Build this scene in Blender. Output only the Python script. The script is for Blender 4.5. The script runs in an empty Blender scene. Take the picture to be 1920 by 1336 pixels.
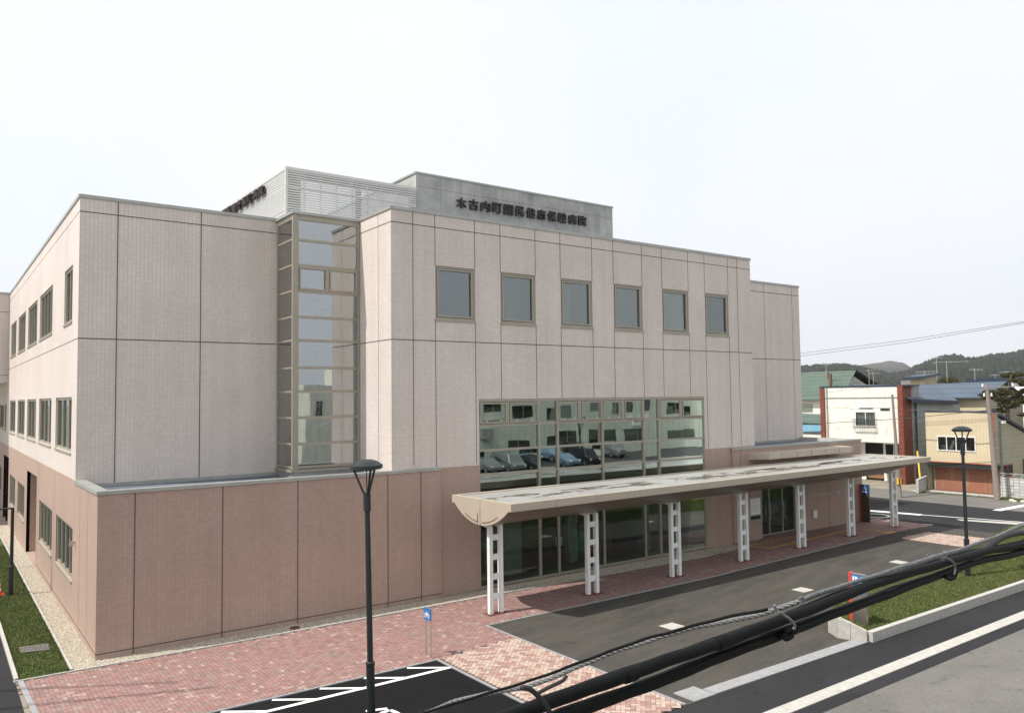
import bpy, math, random
from mathutils import Vector, Matrix
R = math.radians
sc = bpy.context.scene
COL = sc.collection
random.seed(7)

# ------------------------------------------------------------------ camera
CAM = Vector((-3.69, -24.069, 6.847))
YAW, PITCH, ROLL, FPX = 36.104, 2.997, -0.682, 1494.03
cd = bpy.data.cameras.new('camera'); cam = bpy.data.objects.new('camera', cd); COL.objects.link(cam)
cd.sensor_width = 36.0; cd.lens = FPX / 1920 * 36; cd.clip_start = 0.05; cd.clip_end = 8000
_y, _p, _r = R(YAW), R(PITCH), R(ROLL)
FWD = Vector((math.sin(_y)*math.cos(_p), math.cos(_y)*math.cos(_p), math.sin(_p)))
_rt = Vector((math.cos(_y), -math.sin(_y), 0)); _up = _rt.cross(FWD)
RT = _rt*math.cos(_r) + _up*math.sin(_r); UP = -_rt*math.sin(_r) + _up*math.cos(_r)
m = Matrix((RT, UP, -FWD)).transposed().to_4x4(); m.translation = CAM
cam.matrix_world = m
sc.camera = cam

# ------------------------------------------------------------------ light
SUN_EL = R(56); SUN_DIR = Vector((-0.982, 0.187, 0)).normalized()*math.cos(SUN_EL) + Vector((0, 0, math.sin(SUN_EL)))
ld = bpy.data.lights.new('sun', 'SUN'); ld.energy = 4.0; ld.angle = R(0.7); ld.color = (1.0, 0.94, 0.86)
so = bpy.data.objects.new('sun', ld); COL.objects.link(so)
so.rotation_euler = SUN_DIR.to_track_quat('Z', 'Y').to_euler(); so.location = (0, 0, 60)
w = bpy.data.worlds.new('World'); sc.world = w; w.use_nodes = True
nt = w.node_tree; nt.nodes.clear()
o = nt.nodes.new('ShaderNodeOutputWorld'); bg = nt.nodes.new('ShaderNodeBackground')
sk = nt.nodes.new('ShaderNodeTexSky'); sk.sky_type = 'NISHITA'; sk.sun_disc = False
sk.sun_elevation = SUN_EL; sk.sun_rotation = math.atan2(SUN_DIR.x, SUN_DIR.y); sk.air_density = 1.0; sk.dust_density = 3.0; sk.ozone_density = 1.2
# thin bright overcast: a whitish veil over the blue sky, with faint large cloud shapes
tc = nt.nodes.new('ShaderNodeTexCoord'); nz = nt.nodes.new('ShaderNodeTexNoise'); nz.inputs['Scale'].default_value = 2.2; nz.inputs['Detail'].default_value = 3
rp = nt.nodes.new('ShaderNodeValToRGB'); rp.color_ramp.elements[0].position = 0.35; rp.color_ramp.elements[0].color = (6.85, 7.1, 7.55, 1)
rp.color_ramp.elements[1].position = 0.65; rp.color_ramp.elements[1].color = (7.55, 7.5, 7.55, 1)
mx = nt.nodes.new('ShaderNodeMix'); mx.data_type = 'RGBA'; mx.inputs['Factor'].default_value = 0.86
nt.links.new(tc.outputs['Generated'], nz.inputs['Vector']); nt.links.new(nz.outputs['Fac'], rp.inputs['Fac'])
nt.links.new(sk.outputs['Color'], mx.inputs['A']); nt.links.new(rp.outputs['Color'], mx.inputs['B'])
nt.links.new(mx.outputs['Result'], bg.inputs['Color']); bg.inputs['Strength'].default_value = 0.109
nt.links.new(bg.outputs['Background'], o.inputs['Surface'])
sc.view_settings.view_transform = 'Standard'; sc.view_settings.look = 'None'; sc.view_settings.gamma = 1; sc.view_settings.exposure = 0.50
sc.cycles.max_bounces = 7; sc.cycles.transparent_max_bounces = 12; sc.cycles.use_denoising = True

# ------------------------------------------------------------------ helpers
def bp(px, py, ax, v):
    """A point of the place: where the sight line through a pixel of the photograph meets the plane axis=v."""
    d = RT*((px-960)/FPX) + UP*(-(py-668)/FPX) + FWD
    return CAM + d*((v-CAM[ax])/d[ax])

class NG:
    def __init__(s, name):
        s.m = bpy.data.materials.new(name); s.m.use_nodes = True; s.t = s.m.node_tree; s.t.nodes.clear()
        s.out = s.t.nodes.new('ShaderNodeOutputMaterial')
        s.geo = None
    def n(s, k, **kw):
        x = s.t.nodes.new(k)
        for a, b in kw.items(): setattr(x, a, b)
        return x
    def l(s, a, b): s.t.links.new(a, b)
    def math(s, op, a, b=None, c=None):
        x = s.n('ShaderNodeMath', operation=op)
        for i, v in enumerate((a, b, c)):
            if v is None: continue
            if isinstance(v, (int, float)): x.inputs[i].default_value = v
            else: s.l(v, x.inputs[i])
        return x.outputs[0]
    def pos(s):
        if s.geo is None:
            g = s.n('ShaderNodeNewGeometry'); s.geo = g
            sp = s.n('ShaderNodeSeparateXYZ'); s.l(g.outputs['Position'], sp.inputs[0]); s.sp = sp
        return s.geo.outputs['Position']
    def xyz(s): s.pos(); return s.sp.outputs
    def comb(s, a, b, c=0.0):
        x = s.n('ShaderNodeCombineXYZ')
        for i, v in enumerate((a, b, c)):
            if isinstance(v, (int, float)): x.inputs[i].default_value = v
            else: s.l(v, x.inputs[i])
        return x.outputs[0]
    def noise(s, scale, vec=None, detail=4, rough=0.55):
        x = s.n('ShaderNodeTexNoise'); x.inputs['Scale'].default_value = scale; x.inputs['Detail'].default_value = detail; x.inputs['Roughness'].default_value = rough
        s.l(vec if vec is not None else s.pos(), x.inputs['Vector']); return x.outputs['Fac']
    def ramp(s, fac, *st):
        x = s.n('ShaderNodeValToRGB'); e = x.color_ramp.elements
        while len(e) < len(st): e.new(0.5)
        for q, (p, c) in zip(e, st):
            q.position = p; q.color = (*c, 1) if len(c) == 3 else c
        s.l(fac, x.inputs[0]); return x.outputs['Color']
    def mix(s, f, a, b, mode='MIX'):
        x = s.n('ShaderNodeMix', data_type='RGBA', blend_type=mode)
        for k, v in (('Factor', f), ('A', a), ('B', b)):
            i = x.inputs[k] if k == 'Factor' else [q for q in x.inputs if q.name == k and q.type == 'RGBA'][0]
            if isinstance(v, (int, float)): i.default_value = v
            elif isinstance(v, tuple): i.default_value = (*v, 1) if len(v) == 3 else v
            else: s.l(v, i)
        return [q for q in x.outputs if q.type == 'RGBA'][0]
    def bsdf(s, col, rough=0.7, metal=0.0, bump=None, bstr=0.3, bdist=0.01, spec=0.5):
        b = s.n('ShaderNodeBsdfPrincipled')
        for k, v in (('Base Color', col), ('Roughness', rough), ('Metallic', metal), ('Specular IOR Level', spec)):
            if isinstance(v, (int, float)): b.inputs[k].default_value = v
            elif isinstance(v, tuple): b.inputs[k].default_value = (*v, 1)
            else: s.l(v, b.inputs[k])
        if bump is not None:
            u = s.n('ShaderNodeBump'); u.inputs['Strength'].default_value = bstr; u.inputs['Distance'].default_value = bdist
            s.l(bump, u.inputs['Height']); s.l(u.outputs[0], b.inputs['Normal'])
        s.l(b.outputs[0], s.out.inputs[0]); return s.m

def flat(name, c, rough=0.6, metal=0.0, var=0.10, scale=3.0, spec=0.5):
    g = NG(name); a = tuple(v*(1-var) for v in c); b = tuple(min(1, v*(1+var)) for v in c)
    n = g.noise(scale, detail=5)
    return g.bsdf(g.ramp(n, (0.3, a), (0.7, b)), rough, metal, spec=spec)

def tile_mat(name, base, mort, pw, ph, var=0.12):
    g = NG(name); x, y, z = g.xyz()[0], g.xyz()[1], g.xyz()[2]
    u = g.math('ADD', x, y); uu = g.math('DIVIDE', u, pw); vv = g.math('DIVIDE', z, ph)
    fu = g.math('FRACT', uu); fv = g.math('FRACT', vv)
    mu = g.math('GREATER_THAN', fu, 0.11); mv = g.math('GREATER_THAN', fv, 0.17); mk = g.math('MULTIPLY', mu, mv)
    wn = g.n('ShaderNodeTexWhiteNoise', noise_dimensions='2D'); g.l(g.comb(g.math('FLOOR', uu), g.math('FLOOR', vv)), wn.inputs['Vector'])
    lo = tuple(v*(1-var) for v in base); hi = tuple(v*(1+var) for v in base)
    c = g.ramp(wn.outputs['Value'], (0.0, lo), (1.0, hi))
    big = g.noise(0.35, detail=5, rough=0.6); c = g.mix(1.0, c, g.ramp(big, (0.3, (0.90, 0.90, 0.90)), (0.7, (1.05, 1.05, 1.05))), 'MULTIPLY')
    st = g.noise(1.0, g.comb(g.math('MULTIPLY', u, 2.2), g.math('MULTIPLY', z, 0.12)), detail=4)
    c = g.mix(1.0, c, g.ramp(st, (0.38, (0.93, 0.92, 0.91)), (0.6, (1.0, 1.0, 1.0))), 'MULTIPLY')
    c = g.mix(mk, mort, c)
    return g.bsdf(c, 0.55, bump=mk, bstr=0.15, bdist=0.003, spec=0.35)

def glass_mat(name, refl=0.28, tint=(0.50, 0.56, 0.53), gl=(0.80, 0.90, 0.86), wave=0.012):
    g = NG(name)
    lw = g.n('ShaderNodeLayerWeight'); lw.inputs['Blend'].default_value = 0.25
    f = g.math('ADD', g.math('MULTIPLY', lw.outputs['Fresnel'], 0.75), refl)
    t = g.n('ShaderNodeBsdfTransparent'); t.inputs[0].default_value = (*tint, 1)
    q = g.n('ShaderNodeBsdfGlossy'); q.inputs['Color'].default_value = (*gl, 1); q.inputs['Roughness'].default_value = 0.01
    bu = g.n('ShaderNodeBump'); bu.inputs['Strength'].default_value = 0.5; bu.inputs['Distance'].default_value = wave
    g.l(g.noise(0.9, detail=1), bu.inputs['Height']); g.l(bu.outputs[0], q.inputs['Normal'])
    mxn = g.n('ShaderNodeMixShader'); g.l(f, mxn.inputs[0]); g.l(t.outputs[0], mxn.inputs[1]); g.l(q.outputs[0], mxn.inputs[2])
    g.l(mxn.outputs[0], g.out.inputs[0]); return g.m

M = {}
M['white_tile'] = tile_mat('white_tile', (0.645, 0.590, 0.548), (0.50, 0.440, 0.405), 0.125, 0.068, 0.05)
M['brown_tile'] = tile_mat('brown_tile', (0.415, 0.305, 0.250), (0.345, 0.240, 0.198), 0.125, 0.068, 0.06)
M['joint'] = flat('joint', (0.10, 0.075, 0.07), 0.8)
M['cap'] = flat('cap_metal', (0.36, 0.37, 0.35), 0.45, 0.4)
M['roof'] = flat('roof_sheet', (0.085, 0.105, 0.135), 0.6, scale=0.8, var=0.2)
M['frame'] = flat('window_frame', (0.33, 0.305, 0.25), 0.42, 0.25, var=0.06)
M['gasket'] = flat('gasket', (0.06, 0.055, 0.05), 0.6)
M['glass'] = glass_mat('window_glass', 0.17, tint=(0.62, 0.64, 0.62), gl=(0.80, 0.86, 0.87), wave=0.002)
M['glass_tower'] = glass_mat('tower_glass', 0.32, tint=(0.74, 0.76, 0.73), gl=(0.84, 0.87, 0.90), wave=0.003)
M['glass_hall'] = glass_mat('hall_glass', 0.34, tint=(0.40, 0.46, 0.43), wave=0.0035)
M['glass_low'] = glass_mat('hall_glass_low', 0.05, tint=(0.68, 0.75, 0.71), wave=0.002)
M['glass_house'] = glass_mat('house_glass', 0.08, tint=(.85, .88, .86))
M['glass_side'] = glass_mat('tower_side_glass', 0.42, tint=(.74, .76, .73), gl=(.86, .87, .85), wave=.002)
M['inner'] = flat('inner_wall', (0.46, 0.46, 0.43), 0.9)
M['inner_floor'] = flat('inner_floor', (0.16, 0.14, 0.12), 0.5)
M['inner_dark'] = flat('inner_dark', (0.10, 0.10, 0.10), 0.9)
M['wood'] = flat('counter_wood', (0.28, 0.15, 0.07), 0.5)
M['green'] = flat('green_panel', (0.05, 0.45, 0.15), 0.5)
M['curtain'] = flat('curtain', (0.70, 0.70, 0.66), 0.9)
M['concrete'] = flat('concrete_kerb', (0.40, 0.39, 0.36), 0.85, var=0.12, scale=6)
M['kerb_grey'] = flat('kerb_grey', (0.26, 0.265, 0.27), 0.85, var=0.12, scale=6)
M['white_paint'] = flat('white_paint', (0.78, 0.78, 0.76), 0.5, var=0.05)
M['black_metal'] = flat('black_metal', (0.022, 0.028, 0.030), 0.35, 0.3)
M['beige_panel'] = flat('beige_panel', (0.44, 0.385, 0.31), 0.5, 0.15, var=0.05)
M['letter'] = flat('letter_brown', (0.030, 0.018, 0.016), 0.5)
M['steel'] = flat('steel', (0.50, 0.48, 0.45), 0.35, 0.8)
M['blue'] = flat('sign_blue', (0.012, 0.085, 0.26), 0.4)
M['blue_light'] = flat('sign_light_blue', (0.02, 0.155, 0.42), 0.4)
M['red'] = flat('sign_red', (0.62, 0.05, 0.03), 0.4)
M['sign_white'] = flat('sign_white', (0.85, 0.85, 0.85), 0.5, var=0.02)
M['yellow'] = flat('yellow_paint', (0.75, 0.42, 0.04), 0.6)
M['dark'] = flat('dark_void', (0.02, 0.02, 0.02), 0.8)
M['rust_plate'] = flat('rust_plate', (0.12, 0.035, 0.03), 0.8)
M['cable'] = flat('cable_black', (0.0035, 0.0045, 0.0045), 0.62, var=0.35, scale=30, spec=0.12)
M['cable_grey'] = flat('cable_grey', (0.022, 0.022, 0.025), 0.55, var=0.1, spec=0.25)
M['wire_zinc'] = flat('wire_zinc', (0.125, 0.13, 0.135), 0.6, 0.1, var=0.3, scale=60)
M['wire_dark'] = flat('wire_dark', (0.05, 0.05, 0.05), 0.6)
M['cone_red'] = flat('cone_red', (0.75, 0.07, 0.03), 0.5)
M['pole_conc'] = flat('pole_concrete', (0.24, 0.205, 0.18), 0.85)
M['trunk'] = flat('bark', (0.11, 0.075, 0.055), 0.9, var=0.3, scale=8)

def g_conc():
    g = NG('fair_concrete'); x, y, z = g.xyz()[0], g.xyz()[1], g.xyz()[2]
    n = g.noise(0.9, detail=7, rough=0.65); c = g.ramp(n, (0.28, (0.25, 0.26, 0.245)), (0.5, (0.385, 0.39, 0.37)), (0.72, (0.52, 0.52, 0.495)))
    st = g.noise(1.5, g.comb(g.math('MULTIPLY', g.math('ADD', x, y), 2.0), g.math('MULTIPLY', z, 0.3)), detail=4)
    c = g.mix(1.0, c, g.ramp(st, (0.35, (0.86, 0.87, 0.88)), (0.6, (1.02, 1.02, 1.02))), 'MULTIPLY')
    return g.bsdf(c, 0.8, bump=n, bstr=0.1)
M['fair_concrete'] = g_conc()
def asphalt(name, c0, c1, brown=0.0, stretch=1.0, ang=0.0):
    g = NG(name); x, y = g.xyz()[0], g.xyz()[1]
    n1 = g.noise(0.22, detail=6, rough=0.62); n3 = g.noise(45, detail=3, rough=0.7)
    ca, sa = math.cos(ang), math.sin(ang)
    u = g.math('ADD', g.math('MULTIPLY', x, ca), g.math('MULTIPLY', y, sa)); v = g.math('SUBTRACT', g.math('MULTIPLY', y, ca), g.math('MULTIPLY', x, sa))
    n2 = g.noise(1.0, g.comb(g.math('MULTIPLY', u, 0.35), g.math('MULTIPLY', v, 2.2*stretch)), detail=6, rough=0.65)
    c = g.ramp(n1, (0.3, c0), (0.7, c1))
    if brown: c = g.mix(g.math('MULTIPLY', g.math('SUBTRACT', n2, 0.42), brown*5), c, (0.105, 0.090, 0.068))
    c = g.mix(1.0, c, g.ramp(n2, (0.3, (0.92, 0.92, 0.92)), (0.7, (1.07, 1.07, 1.07))), 'MULTIPLY')
    sp = g.noise(1.7, detail=8, rough=.75); c = g.mix(1.0, c, g.ramp(sp, (0.33, (0.62, 0.62, 0.62)), (0.43, (1.0, 1.0, 1.0)), (0.62, (1.0, 1.0, 1.0)), (0.70, (1.35, 1.33, 1.28))), 'MULTIPLY')
    c = g.mix(1.0, c, g.ramp(n3, (0.3, (0.72, 0.72, 0.72)), (0.7, (1.28, 1.28, 1.28))), 'MULTIPLY')
    return g.bsdf(c, 0.85, bump=n3, bstr=0.4, bdist=0.006, spec=0.12)
M['asphalt_new'] = asphalt('asphalt_new', (0.021, 0.021, 0.023), (0.033, 0.033, 0.036))
M['asphalt_park'] = asphalt('asphalt_park', (0.0065, 0.0065, 0.0075), (0.011, 0.011, 0.012))
M['asphalt_drive'] = asphalt('asphalt_drive', (0.047, 0.046, 0.042), (0.072, 0.068, 0.061), brown=0.28, ang=0.2)
M['asphalt_old'] = asphalt('asphalt_old', (0.125, 0.121, 0.112), (0.165, 0.160, 0.149), stretch=0.5)
M['asphalt_strip'] = asphalt('asphalt_strip', (0.045, 0.045, 0.047), (0.06, 0.06, 0.062))
def g_ground():
    g = NG('earth'); n = g.noise(0.3, detail=8, rough=0.65); n2 = g.noise(30, detail=3)
    c = g.ramp(n, (0.3, (0.15, 0.15, 0.10)), (0.5, (0.24, 0.21, 0.16)), (0.7, (0.30, 0.28, 0.23)))
    c = g.mix(1.0, c, g.ramp(n2, (0.3, (0.8, 0.8, 0.8)), (0.7, (1.2, 1.2, 1.2))), 'MULTIPLY')
    return g.bsdf(c, 0.95, bump=n2, bstr=0.5)
M['earth'] = g_ground()
def g_gravel():
    g = NG('gravel'); v = g.n('ShaderNodeTexVoronoi'); v.inputs['Scale'].default_value = 26; g.l(g.pos(), v.inputs['Vector'])
    wn = g.n('ShaderNodeSeparateColor'); g.l(v.outputs['Color'], wn.inputs[0])
    c = g.ramp(wn.outputs[0], (0, (0.20, 0.17, 0.13)), (0.4, (0.34, 0.30, 0.23)), (0.75, (0.46, 0.41, 0.32)), (1.0, (0.60, 0.57, 0.50)))
    return g.bsdf(c, 0.9, bump=g.math('SUBTRACT', 1.0, v.outputs['Distance']), bstr=0.8, bdist=0.03)
M['gravel'] = g_gravel()
M['stone_a'] = flat('stone_pale', (0.56, 0.52, 0.43), 0.9, var=0.2, scale=12); M['stone_b'] = flat('stone_grey', (0.36, 0.33, 0.28), 0.9, var=0.2, scale=12); M['stone_c'] = flat('stone_tan', (0.46, 0.39, 0.28), 0.9, var=0.2, scale=12)
def g_turf():
    g = NG('turf'); n = g.noise(0.8, detail=6, rough=0.7); n2 = g.noise(28, detail=4, rough=0.7)
    c = g.ramp(n, (0.3, (0.040, 0.070, 0.014)), (0.5, (0.075, 0.100, 0.026)), (0.66, (0.16, 0.145, 0.060)))
    c = g.mix(1.0, c, g.ramp(n2, (0.3, (0.55, 0.55, 0.55)), (0.7, (1.4, 1.4, 1.4))), 'MULTIPLY')
    return g.bsdf(c, 0.95, bump=n2, bstr=1.0, bdist=0.04, spec=0.2)
M['turf'] = g_turf()
M['blade_a'] = flat('blade_green', (0.060, 0.105, 0.018), 0.8, var=0.25); M['blade_b'] = flat('blade_olive', (0.100, 0.120, 0.030), 0.8, var=0.25); M['blade_c'] = flat('blade_straw', (0.20, 0.17, 0.07), 0.8, var=0.2)
for i, c in enumerate([(0.272, 0.158, 0.140), (0.252, 0.140, 0.126), (0.286, 0.171, 0.151), (0.209, 0.140, 0.126), (0.348, 0.252, 0.217), (0.244, 0.179, 0.161)]): M['pav%d' % i] = flat('paver_red_%d' % i, c, 0.85, var=0.14, scale=5)
for i, c in enumerate([(0.41, 0.315, 0.26), (0.43, 0.345, 0.285), (0.39, 0.29, 0.235), (0.30, 0.185, 0.155), (0.335, 0.215, 0.18)]): M['pal%d' % i] = flat('paver_pale_%d' % i, c, 0.85, var=0.12, scale=5)
M['pav_bed'] = flat('paver_sand', (0.085, 0.055, 0.05), 0.95)
def cano_mat():
    g = NG('canopy_membrane'); x, y = g.xyz()[0], g.xyz()[1]
    n = g.noise(1.0, g.comb(g.math('MULTIPLY', x, 0.55), g.math('MULTIPLY', y, 1.6)), detail=5, rough=0.6)
    band = g.math('ABSOLUTE', g.math('ADD', g.math('SUBTRACT', y, g.math('MULTIPLY', x, 0.0215)), 3.15))
    inb = g.math('MULTIPLY', g.math('LESS_THAN', band, 0.55), g.math('GREATER_THAN', n, 0.50))
    dirt = g.noise(0.7, detail=6); c = g.ramp(dirt, (0.3, (0.265, 0.265, 0.25)), (0.7, (0.335, 0.335, 0.32)))
    c = g.mix(inb, c, (0.12, 0.10, 0.075))
    r = g.math('SUBTRACT', 0.45, g.math('MULTIPLY', inb, 0.42))
    return g.bsdf(c, r, spec=0.5)
M['canopy_top'] = cano_mat()

class MB:
    """Collects faces in world coordinates; build() links them as one mesh object under a parent."""
    def __init__(s, *mats): s.v = []; s.f = []; s.mi = []; s.mats = [M[k] if isinstance(k, str) else k for k in mats]; s.sm = False
    def quad(s, a, b, c, d, mi=0):
        i = len(s.v); s.v += [Vector(a), Vector(b), Vector(c), Vector(d)]; s.f.append((i, i+1, i+2, i+3)); s.mi.append(mi)
    def poly(s, pts, mi=0):
        i = len(s.v); s.v += [Vector(p) for p in pts]; s.f.append(tuple(range(i, i+len(pts)))); s.mi.append(mi)
    def box(s, x0, x1, y0, y1, z0, z1, mi=0):
        if x0 > x1: x0, x1 = x1, x0
        if y0 > y1: y0, y1 = y1, y0
        if z0 > z1: z0, z1 = z1, z0
        i = len(s.v)
        s.v += [Vector(p) for p in ((x0,y0,z0),(x1,y0,z0),(x1,y1,z0),(x0,y1,z0),(x0,y0,z1),(x1,y0,z1),(x1,y1,z1),(x0,y1,z1))]
        for q in ((0,3,2,1),(4,5,6,7),(0,1,5,4),(1,2,6,5),(2,3,7,6),(3,0,4,7)): s.f.append(tuple(i+k for k in q)); s.mi.append(mi)
        return s
    def hexa(s, p, mi=0):
        i = len(s.v); s.v += [Vector(q) for q in p]
        for q in ((0,3,2,1),(4,5,6,7),(0,1,5,4),(1,2,6,5),(2,3,7,6),(3,0,4,7)): s.f.append(tuple(i+k for k in q)); s.mi.append(mi)
        return s
    def prism(s, pts, off, mi=0):
        """closed prism: polygon pts swept by the vector off"""
        i = len(s.v); n = len(pts); off = Vector(off); s.v += [Vector(p) for p in pts] + [Vector(p)+off for p in pts]
        s.f.append(tuple(range(i+n-1, i-1, -1))); s.mi.append(mi); s.f.append(tuple(range(i+n, i+2*n))); s.mi.append(mi)
        for k in range(n): j = (k+1) % n; s.f.append((i+k, i+j, i+n+j, i+n+k)); s.mi.append(mi)
        return s
    def bar(s, a, b, w=0.05, h=None, mi=0):
        a, b = Vector(a), Vector(b); d = (b-a).normalized(); h = h or w
        u = d.cross(Vector((0, 0, 1))); u = Vector((1, 0, 0)) if u.length < 1e-4 else u.normalized(); v = u.cross(d)
        p = [a-u*w/2-v*h/2, a+u*w/2-v*h/2, a+u*w/2+v*h/2, a-u*w/2+v*h/2]
        return s.prism(p, b-a, mi)
    def tube(s, pts, r, n=8, mi=0, cap=True):
        pts = [Vector(p) for p in pts]; rr = r if isinstance(r, (list, tuple)) else [r]*len(pts); i0 = len(s.v); ref = None
        for k, p in enumerate(pts):
            d = (pts[min(k+1, len(pts)-1)] - pts[max(k-1, 0)]).normalized()
            if ref is None: ref = Vector((0, 0, 1)) if abs(d.z) < 0.9 else Vector((1, 0, 0))
            u = d.cross(ref).normalized(); v = u.cross(d).normalized(); ref = v
            for j in range(n): t = 2*math.pi*j/n; s.v.append(p + (u*math.cos(t) + v*math.sin(t))*rr[k])
        for k in range(len(pts)-1):
            for j in range(n):
                a = i0+k*n+j; b = i0+k*n+(j+1) % n; s.f.append((a, b, b+n, a+n)); s.mi.append(mi)
        if cap:
            s.f.append(tuple(i0+j for j in range(n))[::-1]); s.mi.append(mi)
            e = i0+(len(pts)-1)*n; s.f.append(tuple(e+j for j in range(n))); s.mi.append(mi)
        return s
    def lathe(s, c, prof, n=24, mi=0):
        c = Vector(c); i0 = len(s.v)
        for r, z in prof:
            for j in range(n): t = 2*math.pi*j/n; s.v.append(c + Vector((r*math.cos(t), r*math.sin(t), z)))
        for k in range(len(prof)-1):
            for j in range(n):
                a = i0+k*n+j; b = i0+k*n+(j+1) % n; s.f.append((a, b, b+n, a+n)); s.mi.append(mi)
        return s
    def build(s, name, parent=None, smooth=False, kind=None, label=None):
        org = Vector((0, 0, 0)); q = parent
        while q is not None: org += q.location; q = q.parent
        me = bpy.data.meshes.new(name); me.from_pydata([tuple(v-org) for v in s.v], [], s.f)
        for mt in s.mats: me.materials.append(mt)
        me.polygons.foreach_set('material_index', s.mi)
        if smooth: me.polygons.foreach_set('use_smooth', [True]*len(s.f))
        me.update(); ob = bpy.data.objects.new(name, me); COL.objects.link(ob)
        if parent: ob.parent = parent
        if kind: ob['kind'] = kind
        if label: ob['label'] = label
        return ob

def thing(name, label, cat, loc=(0, 0, 0), group=None):
    e = bpy.data.objects.new(name, None); COL.objects.link(e); e.location = loc; e.empty_display_size = 0.3
    e['label'] = label; e['category'] = cat
    if group: e['group'] = group
    return e
def tag(o_, label, cat, group=None):
    o_['label'] = label; o_['category'] = cat
    if group: o_['group'] = group
    return o_
def copy_tree(o_, parent=None):
    c = o_.copy(); COL.objects.link(c); c.parent = parent
    for ch in list(o_.children): copy_tree(ch, c)
    return c

def text_mesh(s, size, extrude, offset, mats, name, parent, mat4, squash=1.0, label=None):
    """lettering as a mesh; mat4 maps the text plane (x right, y up, z out) to the place"""
    cu = bpy.data.curves.new('lettering', 'FONT'); cu.body = s; cu.size = size; cu.extrude = extrude; cu.offset = offset
    cu.align_x = 'LEFT'; cu.resolution_u = 3; ob = bpy.data.objects.new('lettering', cu); COL.objects.link(ob)
    dg = bpy.context.evaluated_depsgraph_get(); me = bpy.data.meshes.new_from_object(ob.evaluated_get(dg)); bpy.data.objects.remove(ob)
    xs = [v.co.x for v in me.vertices]; ys = [v.co.y for v in me.vertices]
    me.name = name; me['w'] = max(xs)-min(xs)
    org = Vector((0, 0, 0)); q = parent
    while q is not None: org += q.location; q = q.parent
    x0, y0, wd, ht = min(xs), min(ys), max(xs)-min(xs), max(ys)-min(ys)
    for v in me.vertices: v.co = mat4(((v.co.x-x0)/wd, (v.co.y-y0)/ht, v.co.z)) - org
    me.materials.clear(); me.materials.append(M[mats]); me.update()
    o2 = bpy.data.objects.new(name, me); COL.objects.link(o2); o2.parent = parent
    if label: o2['label'] = label
    return o2

# ------------------------------------------------------------------ ground and pavements
def sheet(name, pts, z, mat, kind='structure'):
    mb = MB(mat); mb.poly([(p[0], p[1], z) for p in pts]); return mb.build(name, kind=kind)
def rect(x0, x1, y0, y1): return [(x0, y0), (x1, y0), (x1, y1), (x0, y1)]
sheet('ground', rect(-3500, 3500, -3500, 3500), -0.030, 'earth')
sheet('old_road', rect(-60, 300, -32, -13.75), -0.012, 'asphalt_old')
sheet('old_road', rect(47.2, 52.2, -13.7, 120), -0.012, 'asphalt_old')
sheet('new_road', rect(-60, 47.2, -13.75, -11.68), -0.010, 'asphalt_new')
sheet('new_road', rect(38.4, 47.2, -11.68, 60), -0.010, 'asphalt_new')
sheet('side_path', rect(-6.5, -1.86, -11.68, 70), -0.008, 'asphalt_new')
sheet('driveway', [(10.03, -3.80), (20.0, -3.78), (33.1, -3.02), (38.4, -3.1), (38.4, -11.68), (10.03, -11.68)], -0.004, 'asphalt_drive')
sheet('parking_lot', rect(-6.5, 7.20, -11.68, -5.62), -0.004, 'asphalt_park')
sheet('forecourt', rect(36.0, 38.6, -3.1, 40), -0.006, 'asphalt_strip')
sheet('apron', rect(52.2, 53.9, -3.0, 5.2), -0.002, M['concrete'])

def pip(x, y, poly):
    c = False; n = len(poly)
    for i in range(n):
        x1, y1 = poly[i]; x2, y2 = poly[(i+1) % n]
        if (y1 > y) != (y2 > y) and x < (x2-x1)*(y-y1)/(y2-y1)+x1: c = not c
    return c
def herring(name, poly, z, mats, weights, bed, rot=0.0, w_=0.1, gap=0.009):
    """interlocking block paving: one block per face, bedded in sand"""
    mb = MB(bed, *mats); mb.poly([(p[0], p[1], z-0.004) for p in poly], 0)
    xs = [p[0] for p in poly]; ys = [p[1] for p in poly]; cx, cy = sum(xs)/len(xs), sum(ys)/len(ys)
    rad = int(max(math.hypot(p[0]-cx, p[1]-cy) for p in poly)/w_)+3; ca, sa = math.cos(rot), math.sin(rot)
    for i in range(-rad, rad):
        for j in range(-rad, rad):
            k = (i-j) % 4
            if k == 0: a, b = 2, 1
            elif k == 3: a, b = 1, 2
            else: continue
            u, v = (i+a/2)*w_, (j+b/2)*w_; X, Y = cx+u*ca-v*sa, cy+u*sa+v*ca
            if not pip(X, Y, poly): continue
            h1, h2 = a*w_/2-gap/2, b*w_/2-gap/2; zz = z+random.uniform(-0.001, 0.002); P = []
            for du, dv in ((-h1, -h2), (h1, -h2), (h1, h2), (-h1, h2)):
                x_, y_ = u+du, v+dv; P.append((cx+x_*ca-y_*sa, cy+x_*sa+y_*ca, zz))
            mb.poly(P, 1+random.choices(range(len(mats)), weights)[0])
    return mb.build(name, kind='structure')
REDS = ['pav%d' % i for i in range(6)]; PALE = ['pal%d' % i for i in range(5)]
walk = [(-1.82, -0.63), (4.0, -0.80), (11.8, -0.92), (23.6, -1.10), (26.5, -0.9), (28.4, -0.02), (38.6, -0.02), (38.6, -3.1), (33.1, -3.0), (20.0, -3.76), (10.0, -3.78), (10.0, -5.2), (7.28, -5.55), (-1.60, -5.50)]
herring('brick_pavement', [(-1.82, -0.63), (4.0, -0.80), (11.8, -0.92), (11.8, -3.78), (10.0, -3.78), (10.0, -5.3), (7.28, -5.55), (-1.60, -5.50)], 0.006, REDS, [6, 5, 6, 2, 1.2, 3], 'pav_bed', rot=0.0)
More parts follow.
